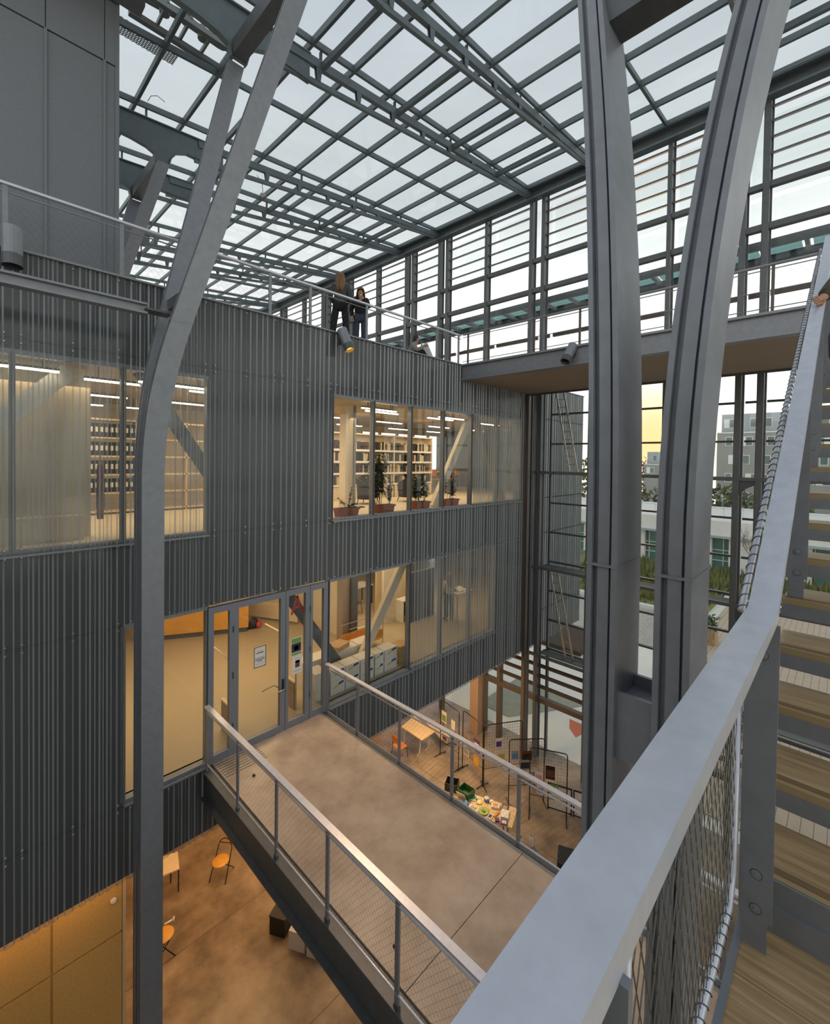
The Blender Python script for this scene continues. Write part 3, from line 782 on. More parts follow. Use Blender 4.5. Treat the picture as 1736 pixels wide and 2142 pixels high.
# ---- dark metal clad box on the terrace
bx = struct('wall_terrace_box', 'dark grey metal clad box standing on the terrace', 'wall', (0, 9.6, TZ))
B(-4, 2.10, 9.64, 14, TZ, 9.3).build('core_panel', 'backing', bx)
XS = [-0.55, 0.29, 1.11, 1.92, 2.13]
for a, b in zip(XS[:-1], XS[1:]):
    B(a + 0.006, b - 0.006, 9.595, 9.64, TZ, 6.93).build('cladding_panel', 'box_clad', bx)
    B(a + 0.006, b - 0.006, 9.58, 9.64, 6.95, 9.3).build('cladding_panel', 'box_clad', bx)
for x in XS[1:-1]:
    B(x - 0.02, x + 0.02, 9.57, 9.6, TZ, 6.95).build('cover_strip', 'box_clad', bx)
B(2.08, 2.14, 9.57, 14, TZ, 9.3).build('corner_trim', 'box_clad', bx)
B(-1.2, 2.45, 9.2, 9.5, 8.0, 8.6).build('roof_beam', 'steel_dark', bx)
# ================================================================== STAIR BESIDE THE CAMERA
RY = 0.185; RW = 0.076
st = thing('staircase', 'open steel staircase with thick wooden treads climbing towards the curtain wall', 'staircase', (1.9, -0.5, -1.54))
LZL = -1.54
lp = None
for i in range(9):      # planks of the landing
    x1 = 1.875 - 0.23 * i
    B(x1 - 0.227, x1, -1.6, 0.215, LZL - 0.04, LZL).build('landing_plank', 'tread_wood', st)
B(-0.3, 1.88, 0.215, 0.235, LZL - 0.18, LZL + 0.005).build('landing_edge', 'steel', st)
B(1.885, 1.90, -1.6, 0.235, LZL - 0.18, LZL + 0.165).build('first_riser', 'steel', st)
B(1.872, 1.885, -1.6, 0.20, LZL, LZL + 0.085).build('skirting', 'steel', st)
for k in range(1, 17):
    x0 = 1.89 + 0.281 * (k - 1); z = LZL + 0.169 * k
    y0, y1 = -1.6, 0.225
    tr_ = B(x0 + 0.02, x0 + 0.30, y0, y1, z - 0.03, z).build('tread', 'tread_wood', st)
    sub(B(x0 + 0.025, x0 + 0.055, y0, y1, z, z + 0.002), 'grip_strip', 'tread_dark', tr_)
    sub(B(x0 + 0.004, x0 + 0.02, y0, y1 + 0.004, z - 0.03, z - 0.001), 'nosing', 'tread_line', tr_)
    sub(B(x0, x0 + 0.30, y0, y1 + 0.008, z - 0.095, z - 0.03), 'steel_tray', 'steel', tr_)
sg = MB()
sg.bar((1.9, -0.65, LZL - 0.10), (6.5, -0.65, LZL - 0.10 + 4.6 * 0.6), 0.14, 0.22)
sg.build('stringer', 'steel_dark', st)
# guard rail: level along the landing, then climbing with the flight
gr = thing('stair_railing', 'broad pale steel handrail with wire mesh beside the wooden stair', 'railing', (1.82, RY, LZL))
zr0 = -0.46; slope = 0.628; XB = 1.80
def rz_(x): return zr0 + (0.0 if x < XB else slope * (x - XB))
def rail_piece(xa, xb, nm):
    mb = MB(); y0, y1 = RY - RW / 2, RY + RW / 2
    for x in (xa, xb):
        mb.v += [(x, y0, rz_(x) - 0.042), (x, y1, rz_(x) - 0.042), (x, y1, rz_(x)), (x, y0, rz_(x))]
    mb.f = [(0, 1, 2, 3), (7, 6, 5, 4), (0, 4, 5, 1), (1, 5, 6, 2), (2, 6, 7, 3), (3, 7, 4, 0)]
    return mb.build(nm, 'rail_steel', gr)
rail_piece(-0.6, XB, 'handrail'); rail_piece(XB, 6.3, 'handrail')
def gpost(x, zb, ztp, nm='post'):
    """flat plate across the rail, notched at the foot, with two bolts facing the climber"""
    p = B(x - 0.006, x + 0.006, 0.138, 0.224, zb + 0.10, ztp).build(nm, 'steel', gr)
    sub(B(x - 0.006, x + 0.006, 0.150, 0.216, zb, zb + 0.10), 'foot_tab', 'steel', p)
    for z in (zb + 0.13, zb + 0.24, ztp - 0.10):
        bm = MB().lathe([(0.014, 0), (0.014, 0.0025), (0.011, 0.0035), (0.006, 0.0035), (0.005, 0.006)], (x - 0.0055, 0.180, z), 14, m=Matrix.Rotation(-math.pi / 2, 3, 'Y'))
        sub(bm, 'bolt', 'steel', p)
        sub(MB().lathe([(0.0165, 0), (0.0165, 0.0015)], (x - 0.0055, 0.180, z), 16, m=Matrix.Rotation(-math.pi / 2, 3, 'Y')), 'bolt_ring', 'steel_dark', p)
    return p
gpost(1.775, LZL, rz_(1.775) - 0.04)
for k in (5, 9, 13):
    x = 1.89 + 0.281 * (k - 1) + 0.05
    gpost(x, LZL + 0.169 * k, rz_(x) - 0.04)
gpost(0.45, LZL, rz_(0.45) - 0.04)
# mesh frame tubes and wire
yt = RY + 0.055
MB().tube([(-0.6, yt, LZL + 0.10), (1.70, yt, LZL + 0.14), (1.76, yt, LZL + 0.22), (1.78, yt, -0.62)], 0.012, 10).build('mesh_tube', 'rail_steel', gr, True)
up = [(1.86 + 0.25 * i, yt + 0.01, rz_(1.86 + 0.25 * i) - 0.075) for i in range(18)]
MB().tube(up, 0.011, 10).build('mesh_tube', 'rail_steel', gr, True)
MB().tube([(1.98 + 0.25 * i, yt + 0.01, rz_(1.98 + 0.25 * i) - 0.9) for i in range(17)], 0.014, 8).build('mesh_tube', 'rail_steel', gr, True)
hx = MB(); pts = []
for i in range(0, 1500):
    x = 1.86 + 4.2 * i / 1500; a = 2 * math.pi * i / 1500 * (4.2 / 0.045)
    d = Vector((1, 0, slope)).normalized(); u = Vector((0, 1, 0)); w = d.cross(u)
    c = Vector((x, yt + 0.01, rz_(x) - 0.075)); pts.append(c + (u * math.cos(a) + w * math.sin(a)) * 0.0125)
hx.tube(pts, 0.0018, 4, cap=False).build('wrapped_wire', 'steel_dark', gr)
hy = []
for i in range(0, 700):
    a = 2 * math.pi * i / 12; s = i / 700.0; c = Vector((-0.6 + 2.3 * s, yt, LZL + 0.10 + 0.04 * s))
    hy.append(c + Vector((0, math.cos(a), math.sin(a))) * 0.0138)
MB().tube(hy, 0.0018, 4, cap=False).build('wrapped_wire', 'steel_dark', gr)
MB().net((-0.6, yt, LZL + 0.12), (2.36, 0, 0), (0, 0, 0.86), 112, 15, 0.0015).build('wire_mesh', 'wire', gr, kind='stuff')
MB().net((1.9, yt + 0.01, rz_(1.9) - 0.95), (4.2, 0, 4.2 * slope), (0, 0, 0.86), 100, 14, 0.0015).build('wire_mesh', 'wire', gr, kind='stuff')
MB().tube([(0.72, yt - 0.01, LZL + 0.3), (0.72, yt - 0.01, -0.60)], 0.010, 8).build('mesh_tube', 'rail_steel', gr, True)

# ================================================================== SPOTLIGHTS
def spot(lab, base, dirv, glow, plate_n):
    t = thing('spotlight', lab, 'spotlight', base, group='cylindrical spotlights', world=False)
    d = Vector(dirv).normalized(); m = d.to_track_quat('Z', 'Y').to_matrix()
    t.scale = (1.35, 1.35, 1.35); c = Vector(plate_n) * 0.14
    MB().lathe([(0.0, -0.20), (0.085, -0.20), (0.085, 0.10)], tuple(c), 20, m=m).build('housing', 'steel', t)
    MB().lathe([(0.087, 0.085), (0.087, 0.20), (0.079, 0.20), (0.079, 0.12)], tuple(c), 20, m=m).build('shade_ring', 'steel_dark', t)
    MB().lathe([(0.078, 0.13), (0.078, 0.135)], tuple(c), 20, m=m).build('lens', 'spot_glow' if glow else 'black', t)
    MB().tube([(0, 0, 0), tuple(c * 0.6)], 0.022, 8).build('bracket_arm', 'steel_dark', t, True)
    MB().lathe([(0.06, -0.01), (0.06, 0.02)], (0, 0, 0), 14, m=Vector(plate_n).to_track_quat('Z', 'Y').to_matrix()).build('base_plate', 'steel_dark', t)
    return t
spot('lit grey cylinder spotlight tilted down from the facade coping below the two women', (6.23, FY - 0.08, TZ - 0.18), (0.15, -0.45, -1), True, (0, -1, 0))
spot('dark unlit cylinder spotlight on the walkway beam', (10.78, 5.0, TZ - 0.2), (-0.5, 0.1, -0.75), False, (-1, 0, 0))
spot('dark cylinder spotlight on the walkway beam behind the stair column', (10.78, 2.15, TZ - 0.2), (-0.35, 0.1, -1), False, (-1, 0, 0))
spot('grey cylinder spotlight standing out from the facade coping beside the metal clad box', (0.60, FY - 0.08, TZ - 0.05), (0.0, -0.1, -1), False, (0, -1, 0))
lt = bpy.data.lights.new('spot_lamp', 'SPOT'); lt.energy = 850; lt.color = (1, 0.62, 0.34); lt.spot_size = 1.15; lt.spot_blend = 0.6; lt.shadow_soft_size = 0.06
lo = bpy.data.objects.new('spot_lamp', lt); COL.objects.link(lo); lo.location = (6.28, FY - 0.42, TZ - 0.56); lo.rotation_euler = Vector((0.1, 0.42, 1)).to_track_quat('Z', 'Y').to_euler()

# ================================================================== UPPER LIBRARY
# ceiling tubes
def tubes(spots, z, where):
    src = None
    for i, (x, y, L) in enumerate(spots):
        t = thing('tube_light', 'slim glowing tube light under the %s ceiling' % where, 'ceiling light', (x, y, z), group='tube lights of the ' + where, world=False)
        if src is None:
            a = MB().box(-0.6, 0.6, -0.03, 0.03, -0.03, 0).build('tube', 'tube_light', t)
            b = MB().box(-0.6, 0.6, -0.035, 0.035, 0.0, 0.035).build('housing', 'steel_dark', t)
            c = B(-0.41, -0.39, -0.004, 0.004, 0.035, 0.25).build('hanger', 'steel_dark', t); d_ = B(0.39, 0.41, -0.004, 0.004, 0.035, 0.25).build('hanger', 'steel_dark', t)
            src = (a, b, c, d_)
        else:
            for s in src: piece(s, t)
tubes([(x, y, 1) for y in (9.4, 11.8, 14.1) for x in (-0.2, 2.2, 3.9, 6.0, 8.4, 10.9, 13.6, 16.0)] + [(x, 8.95, 1) for x in (0.6, 2.9, 5.2, 7.9, 10.9)], 1.30, 'upper library')
tubes([(x, y, 1) for y in (10.2, 12.4, 15.0) for x in (0.5, 3.5, 6.5, 9.5, 12.5)], -2.76, 'lower library')
for x in (1.5, 5.5, 9.5, 13.5):
    area_light('library_lamp_upper', (x, 11.4, 1.18), 2.6, 62, (1.0, 0.72, 0.42), size_y=3.6)
    area_light('library_lamp_lower', (x, 11.6, -2.85), 2.6, 66, (1.0, 0.70, 0.38), size_y=3.6)
for x in (1.5, 5.5, 9.0):
    area_light('ground_lamp', (x, 11.2, -7.15), 1.6, 62, (1.0, 0.58, 0.24), size_y=2.2)
area_light('ground_lamp', (12.2, 9.6, -7.15), 1.6, 140, (1.0, 0.66, 0.34), size_y=1.6)
for x in (-1.2, 0.2, 1.5): area_light('ply_wall_fill', (x, 8.56, -7.10), 1.2, 2.6, (1.0, 0.58, 0.22), size_y=0.08)  # added strip lights without fixtures, to brighten the ply cupboard wall

# long bookshelf
sh = thing('bookshelf', 'long pale birch bookshelf with four rows of books in the upper library', 'bookshelf', (11, 12.4, UZ))
SY0, SY1 = 12.42, 12.72
SHX = [7.45, 9.6, 11.73, 13.86]
ROWS = [0.30, -0.11, -0.52, -0.93]
for x in SHX: B(x - 0.02, x + 0.02, SY0 - 0.02, SY1, UZ, 0.88).build('upright', 'birch_pale', sh)
for z in ROWS: B(SHX[0], SHX[-1], SY0 - 0.02, SY1, z - 0.05, z).build('shelf_board', 'birch_pale', sh)
B(SHX[0], SHX[-1], SY0 - 0.02, SY1, 0.84, 0.88).build('top_board', 'birch_pale', sh)
B(SHX[0], SHX[-1], SY1 - 0.02, SY1, UZ, 0.88).build('back_panel', 'birch_pale', sh)
B(SHX[0], SHX[-1], SY0 - 0.02, SY0, UZ, -1.0).build('base_panel', 'birch_pale', sh)
for z in ROWS: B(SHX[0], SHX[-1], SY0 - 0.035, SY0 - 0.02, z - 0.055, z + 0.015).build('label_strip', 'paper', sh)
MATS['book_a'] = mat('book_a', (0.02, 0.018, 0.017), 0.7); mat('book_b', (0.05, 0.03, 0.025), 0.7); mat('book_c', (0.60, 0.52, 0.38), 0.8); mat('book_d', (0.10, 0.05, 0.03), 0.7); mat('book_e', (0.03, 0.05, 0.045), 0.7)
bsrc = []
for m_ in ('book_a', 'book_b', 'book_c', 'book_d', 'book_e', 'book_a', 'book_c'):
    for wd in (0.045, 0.065, 0.085):
        me = bpy.data.meshes.new('book'); mb = B(0, wd - 0.004, 0, 0.2, 0, 0.30)
        me.from_pydata(mb.v, [], mb.f); me.materials.append(MATS[m_]); me.update(); bsrc.append((me, wd))
nb = 0
for z in ROWS:
    x = 8.15
    while x < 13.80 and nb < 298:
        if any(abs(x - q) < 0.09 for q in SHX): x += 0.05; continue
        if R.random() < 0.03: x += 0.12; continue
        me, wd = R.choice(bsrc)
        o = bpy.data.objects.new('book', me); COL.objects.link(o); o.location = (x, SY0 + 0.02, z + 0.001); o.scale = (1, 1, R.uniform(0.82, 1.05))
        if R.random() < 0.12: o.rotation_euler = (0, R.uniform(0.05, 0.16), 0); x += 0.03
        tag(o, 'book standing in a row on the long pale library bookshelf', 'book', 'books on the long birch shelf')
        nb += 1; x += wd + R.choice((0, 0, 0.004))
# column and braces
t = thing('library_column', 'pale concrete column between the window and the bookshelf upstairs', 'column', (8.25, 10.6, UZ))
B(8.02, 8.30, 10.55, 10.85, UZ, 1.55).build('shaft', 'cream', t); B(8.30, 8.36, 10.50, 10.85, UZ, 1.55).build('cover_plate', 'steel', t)
def brace(lab, a, b, m, w=0.16, y=9.2):
    t = thing('diagonal_brace', lab, 'brace', (a[0], y, a[1]), group='diagonal steel braces behind the facade')
    MB().bar((a[0], y, a[1]), (b[0], y, b[1]), w, 0.18, up=(0, 1, 0)).build('bar', m, t)
    MB().bar((a[0], y - 0.09, a[1]), (b[0], y - 0.09, b[1]), w + 0.10, 0.02, up=(0, 1, 0)).build('flange', m, t)
brace('pale diagonal brace behind the last clear pane of the upper library', (10.35, UZ), (12.15, 1.5), 'cream')
brace('dark diagonal brace behind the veiled panes next to the walkway', (14.2, UZ), (12.35, 1.5), 'soffit')
brace('pale diagonal brace climbing behind the veiled upper window beside the metal clad box', (-1.2, UZ + 0.1), (1.35, 1.35), 'white_paint')
brace('grey diagonal brace falling behind the veiled upper window beside the column', (2.35, 1.5), (4.3, UZ), 'steel')
brace('dark diagonal brace falling behind the glazed door', (5.2, -2.8), (7.25, LZ + 0.1), 'steel_dark', y=9.5)
brace('pale diagonal brace above the stacked boxes', (9.55, -2.8), (7.65, LZ + 0.1), 'cream', y=9.5)
# partition behind the veiled window
sobj('wall_upper_partition', B(-4, 1.75, 9.75, 9.85, UZ, 1.5), 'cream', 'pale partition behind the veiled upper window', 'wall')
t = thing('low_cabinet', 'long low pale cabinet under the partition upstairs', 'cabinet', (0, 9.5, UZ))
B(-2, 1.6, 9.4, 9.74, UZ, UZ + 0.42).build('body', 'cream', t)
for i in range(4): B(-2 + 0.9 * i + 0.02, -2 + 0.9 * i + 0.88, 9.385, 9.4, UZ + 0.04, UZ + 0.38).build('door', 'birch_pale', t)
t = thing('file_shelf', 'pale shelf of black box files beyond the veiled upper window', 'bookshelf', (3.3, 13, UZ))
for x in (2.1, 3.3, 4.5, 5.7): B(x - 0.02, x + 0.02, 13, 13.3, UZ, 0.9).build('upright', 'birch_pale', t)
for i in range(6): B(2.1, 5.7, 13, 13.3, UZ + 0.05 + 0.45 * i, UZ + 0.09 + 0.45 * i).build('shelf_board', 'birch_pale', t)
me = bpy.data.meshes.new('box_file'); mb = B(0, 0.095, 0, 0.25, 0, 0.33).box(0.02, 0.075, -0.004, 0, 0.12, 0.24); me.from_pydata(mb.v, [], mb.f); me.materials.append(MATS['black']); me.materials.append(MATS['paper']); me.update()
for i, p in enumerate(me.polygons): p.material_index = 1 if i >= 6 else 0
for r_ in range(1, 5):
    for i in range(11):
        x = 2.2 + 0.105 * i
        o = bpy.data.objects.new('box_file', me); COL.objects.link(o); o.location = (x, 13.03, UZ + 0.092 + 0.45 * r_)
        tag(o, 'black box file with a white spine label on the far shelf behind the veiled window', 'box file', 'black box files on the far shelf')
t = thing('coat', 'dark red coat hanging beside the veiled upper window', 'coat', (1.95, 9.5, UZ))
MB().lathe([(0.05, -1.15), (0.065, -0.9), (0.06, -0.5), (0.055, -0.2), (0.02, -0.12)], (1.87, 9.6, 0.0), 10, 1, 0.6).build('body', 'brown_print', t, True)
B(1.86, 1.88, 9.59, 9.61, -0.13, 0.0).build('hook', 'steel', t)

# planters with plants behind the clear strip
def leaf(mb, p, d, L, w, droop):
    p = Vector(p); d = Vector(d).normalized(); s = d.cross(Vector((0, 0, 1)))
    s = s.normalized() if s.length > 1e-4 else Vector((1, 0, 0))
    a = p; b = p + d * L * 0.5 + Vector((0, 0, -droop * L * 0.15)); c = p + d * L + Vector((0, 0, -droop * L * 0.6))
    n = len(mb.v); up_ = Vector((0, 0, 0.15 * w))
    mb.v += [tuple(a), tuple(b + s * w * 0.5 + up_), tuple(b - s * w * 0.5 + up_), tuple(c), tuple(b - Vector((0, 0, 0.1 * w)))]
    mb.f += [(n, n+1, n+4), (n, n+4, n+2), (n+1, n+3, n+4), (n+4, n+3, n+2)]
PL = [('sprawling succulent', 6.78, 0.62, 'leaf', 'low terracotta trough with a sparse sprawling plant, at the window end by the ribbed wall'),
      ('tall plant', 8.00, 0.62, 'leaf_dark', 'terracotta trough with a tall drooping plant and a small dark shrub'),
      ('bushy plant', 9.42, 0.62, 'leaf', 'terracotta trough with a bushy broad leaved plant, third along the window'),
      ('small shrub', 10.78, 0.60, 'leaf_purple', 'small terracotta trough with a dark leafy plant next to the pale brace')]
for i, (kind, x, w, lm, lab) in enumerate(PL):
    t = thing('potted_plant', lab, 'plant', (x, 8.84, UZ), group='planters along the upper library window')
    y = 8.86; h = 0.22
    mb = MB(); z0 = UZ + 0.005
    mb.v = [(x + sx * w * k, y + sy * 0.11 * (k + 0.55), z) for z, k in ((z0, 0.43), (z0 + h, 0.5)) for sy in (-1, 1) for sx in (-1, 1)]
    mb.f = [(0, 2, 3, 1), (4, 5, 7, 6), (0, 1, 5, 4), (2, 6, 7, 3), (0, 4, 6, 2), (1, 3, 7, 5)]
    tr_ = mb.build('trough', 'terracotta', t)
    B(x - w / 2 - 0.02, x + w / 2 + 0.02, y - 0.135, y + 0.135, z0 + h - 0.03, z0 + h + 0.012).build('rim', 'terracotta', t)
    B(x - w / 2 + 0.02, x + w / 2 - 0.02, y - 0.1, y + 0.1, z0 + h + 0.012, z0 + h + 0.02).build('soil', 'soil', t)
    zt_ = z0 + h
    sm = MB(); lf = MB()
    def branch(px, dx, dy, H, n, L, wd, droop, r=0.008):
        pts = [(px + dx * s, y + dy * s, zt_ + H * s) for s in (0, 0.35, 0.7, 1.0)]
        sm.tube(pts, [r, r * 0.8, r * 0.6, r * 0.3], 5)
        for _ in range(int(n * 1.8)):
            s = R.uniform(0.25, 1); a = R.uniform(0, 6.28)
            leaf(lf, (px + dx * s, y + dy * s, zt_ + H * s), (math.cos(a), math.sin(a) * 0.6, R.uniform(-0.1, 0.7)), L * R.uniform(0.6, 1.2), wd * 1.6, droop)
    if i == 0:
        branch(x, 0.30, 0, 0.10, 14, 0.10, 0.045, 0.3); branch(x, -0.25, 0, 0.28, 10, 0.09, 0.04, 0.2); branch(x + 0.05, 0.12, 0.0, 0.55, 12, 0.07, 0.035, 0.1, 0.014); branch(x + 0.1, 0.5, 0, -0.02, 12, 0.10, 0.05, 0.3)
    elif i == 1:
        for _ in range(7): branch(x - 0.18 + R.uniform(-.12, .12), R.uniform(-.22, .2), R.uniform(-.1, .1), R.uniform(0.9, 1.45), 26, 0.28, 0.035, 1.3)
        for _ in range(5): branch(x + 0.2 + R.uniform(-.05, .05), R.uniform(-.08, .12), 0, R.uniform(0.35, 0.6), 24, 0.07, 0.04, 0.0)
    elif i == 2:
        for _ in range(8): branch(x + R.uniform(-.22, .22), R.uniform(-.25, .3), R.uniform(-.1, .1), R.uniform(0.5, 0.95), 26, 0.15, 0.06, 0.7)
    else:
        for _ in range(6): branch(x + R.uniform(-.15, .15), R.uniform(-.2, .25), R.uniform(-.1, .1), R.uniform(0.35, 0.75), 22, 0.12, 0.05, 0.5)
    sm.build('stems', 'stem', t); lf.build('foliage', lm, t)
# armchairs and reading tables
def armchair(lab, loc, rz):
    t = thing('armchair', lab, 'armchair', loc, rz, 'dark tub armchairs upstairs', world=False)
    pts = []
    a, b, c, d = [], [], [], []
    for i in range(15):
        an = math.radians(-120 + 240 * i / 14) + math.pi / 2
        hh = 0.86 - 0.28 * (abs(i - 7) / 7.0) ** 2
        a.append((0.36 * math.cos(an), 0.34 * math.sin(an), 0.16)); b.append((0.42 * math.cos(an), 0.38 * math.sin(an), hh))
        c.append((0.30 * math.cos(an), 0.28 * math.sin(an), 0.16)); d.append((0.35 * math.cos(an), 0.32 * math.sin(an), hh))
    MB().strip(a, b).strip(c, d).strip(b, d).build('shell', 'armchair', t, True)
    MB().lathe([(0.29, 0.30), (0.31, 0.36), (0.30, 0.44), (0.2, 0.46)], (0, -0.02, 0), 16).build('seat', 'armchair', t, True)
    for sx in (-1, 1):
        for sy in (-1, 1): MB().tube([(0.2 * sx, 0.2 * sy, 0.3), (0.27 * sx, 0.27 * sy, 0)], 0.014, 6).build('leg', 'black', t)
armchair('dark tub armchair behind the tall drooping plant', (9.35, 11.1, UZ), 0.5)
armchair('dark tub armchair behind the bushy plant', (11.0, 10.9, UZ), math.pi)
def chair(lab, loc, rz, seat='orange_seat', legs='black_tube', high=0.0, group=None, back=True):
    t = thing('chair', lab, 'chair', loc, rz, group, world=False)
    s = 0.45 + high
    B(-0.21, 0.21, -0.20, 0.20, s - 0.02, s).build('seat', seat, t)
    if back: MB().obox((0, 0.21, s + 0.30), (0.40, 0.02, 0.26), Matrix.Rotation(-0.15, 3, 'X')).build('backrest', seat, t)
    for sx in (-1, 1):
        MB().tube([(0.19 * sx, -0.17, s - 0.02), (0.22 * sx, -0.22, 0)], 0.012, 6).build('leg', legs, t)
        MB().tube([(0.19 * sx, 0.20, s + 0.40 if back else s), (0.19 * sx, 0.18, s), (0.22 * sx, 0.25, 0)], 0.012, 6).build('leg', legs, t)
    return t
for i, (x, y) in enumerate(((14.9, 12.85), (15.9, 12.9), (14.15, 12.8))):
    chair('orange backed stool chair at the far reading table, %s from the bookshelf' % ('second', 'third', 'first')[i], (x, y, UZ), 0.2 + math.pi, 'orange_seat', 'bolt', 0.15, 'orange chairs at the reading table')
t = thing('reading_table', 'pale reading table by the far windows upstairs', 'table', (15.2, 13.6, UZ))
B(14.0, 16.6, 13.3, 14.1, UZ + 0.86, UZ + 0.90).build('table_top', 'birch_pale', t)
for x in (14.1, 16.5):
    for y in (13.4, 14.0): B(x - 0.025, x + 0.025, y - 0.025, y + 0.025, UZ, UZ + 0.86).build('leg', 'bolt', t)

# ================================================================== LOWER LIBRARY
t = thing('reception_counter', 'orange birch reception counter with a dark plinth', 'counter', (6.84, 14.19, LZ))
dv = Vector((0.887, -0.46, 0)); nv = Vector((0.46, 0.887, 0)); c0 = Vector((6.84, 14.19, LZ))
mC = Matrix((dv, nv, Vector((0, 0, 1)))).transposed()
def cb(u0, u1, v0, v1, z0, z1): return MB().obox(c0 + dv * (u0 + u1) / 2 + nv * (v0 + v1) / 2 + Vector((0, 0, (z0 + z1) / 2)), (u1 - u0, v1 - v0, z1 - z0), mC)
cb(-3.2, 0.02, -0.02, 0.7, 0.16, 1.02).build('front_panel', 'orange_ply', t)
cb(-3.2, -0.02, 0.03, 0.65, 0, 0.16).build('plinth', 'steel_dark', t)
cb(-3.25, 0.05, -0.05, 0.75, 1.02, 1.06).build('counter_top', 'birch', t)
t = thing('backpack', 'black and red backpack on the floor beside the counter', 'bag', (7.25, 14.3, LZ))
MB().lathe([(0.10, 0), (0.16, 0.05), (0.15, 0.2), (0.10, 0.33), (0.03, 0.37)], (7.12, 14.35, LZ), 10, 1.2, 0.6).build('body', 'black', t, True)
MB().lathe([(0.06, 0.03), (0.10, 0.08), (0.09, 0.2), (0.03, 0.24)], (7.26, 14.22, LZ), 8, 1, 0.6).build('pocket', 'red', t, True)
# low wall with rail and doorway partition
sobj('wall_lower_partition', B(8.78, 8.86, 11.6, 14.6, LZ, -2.7).box(8.78, 8.9, 11.55, 11.62, LZ, -2.7), 'cream', 'cream partition with a doorway inside the lower library', 'wall')
sobj('wall_lower_office', B(9.3, 12.6, 11.62, 11.72, LZ, LZ + 0.12).box(10.55, 11.1, 11.6, 11.72, LZ, -2.7).box(11.1, 12.9, 12.6, 12.7, LZ, -2.7).box(9.4, 9.46, 11.64, 14, LZ, LZ + 0.1), 'cream', 'cream office wall behind the stacked boxes', 'wall')
t = thing('lower_column', 'concrete and steel column behind the stacked boxes', 'column', (8.6, 11.1, LZ))
B(8.36, 8.62, 11.05, 11.35, LZ, -2.6).build('shaft', 'soffit', t); B(8.62, 8.90, 11.0, 11.35, LZ, -2.6).build('cover_plate', 'steel_dark', t)
poster('wall_notice', 'black and white notice on the partition behind the boxes', 8.45, 8.72, -3.55, -3.05, 11.9, [(0.15, 0.5, 0.75, 0.92, 'ink'), (0.15, 0.85, 0.4, 0.65, 'grey_print'), (0.15, 0.6, 0.2, 0.3, 'ink')])
# cardboard boxes stacked behind the window
def carton(lab, x, y, z, w, dpt, h, col='box_white', mark=True, rz=0.0):
    t = thing('carton', lab, 'box', (x, y, z), rz, 'cartons stacked behind the lower window', world=False)
    B(-w / 2, w / 2, -dpt / 2, dpt / 2, 0, h * 0.80).build('body', col, t)
    B(-w / 2 - 0.006, w / 2 + 0.006, -dpt / 2 - 0.006, dpt / 2 + 0.006, h * 0.72, h).build('lid', col, t)
    if mark:
        yy = -dpt / 2 - 0.009
        MB().prism([(0.0, h * 0.70), (w * 0.42, h * 0.78), (w * 0.40, h * 0.95), (0.04, h * 0.90)], lambda a, b, c: (a, c, b), yy, yy + 0.003).build('navy_mark', 'navy', t)
        MB().prism([(-w * 0.35, h * 0.52), (-0.02, h * 0.60), (0.02, h * 0.72), (-w * 0.22, h * 0.70)], lambda a, b, c: (a, c, b), yy, yy + 0.003).build('yellow_mark', 'yellow', t)
    return t
bxs = [(6.62, 0.42), (7.08, 0.44), (7.56, 0.44), (7.98, 0.30), (8.40, 0.46)]
names = ['next to the door', 'second from the door', 'third from the door', 'fourth from the door', 'last in the row']
for i, (x, w) in enumerate(bxs):
    for lv in (0, 1):
        carton('white carton with navy and yellow marks, %s, %s' % (names[i], 'on the floor' if lv == 0 else 'on top'), x, 9.10, LZ + 0.30 * lv, w, 0.36, 0.30)
for i, x in enumerate((6.55, 7.45, 8.15)):
    carton('plain white carton in the back row, %s from the door' % ORD[i], x, 9.88, LZ, 0.80 if i < 2 else 0.5, 0.40, 0.62, mark=False)
for lv in (0, 1): carton('speckled pale carton standing at the door, %s' % ('below', 'upper one')[lv], 6.16, 9.15, LZ + 0.33 * lv, 0.34, 0.40, 0.33, mark=False)
carton('open brown cardboard tray with papers on the back cartons', 7.35, 9.88, LZ + 0.62, 0.5, 0.36, 0.13, 'cardboard', False, 0.3)
carton('brown carton at the end of the row by the veiled pane', 8.98, 9.15, LZ, 0.4, 0.4, 0.5, 'cardboard', False)
t = thing('book_trolley', 'metal book trolley with pale rails behind the cartons', 'trolley', (8.7, 10.2, LZ))
for y in (10.25, 10.65):
    MB().tube([(8.0, y, LZ + 0.85), (9.3, y, LZ + 0.85), (9.3, y, LZ + 0.1)], 0.015, 6).build('rail', 'bolt', t); B(8.0, 9.3, y - 0.01, y + 0.01, LZ + 0.3, LZ + 0.55).build('side_panel', 'orange_ply', t)
B(8.0, 9.3, 10.25, 10.65, LZ + 0.25, LZ + 0.28).build('shelf', 'orange_ply', t)
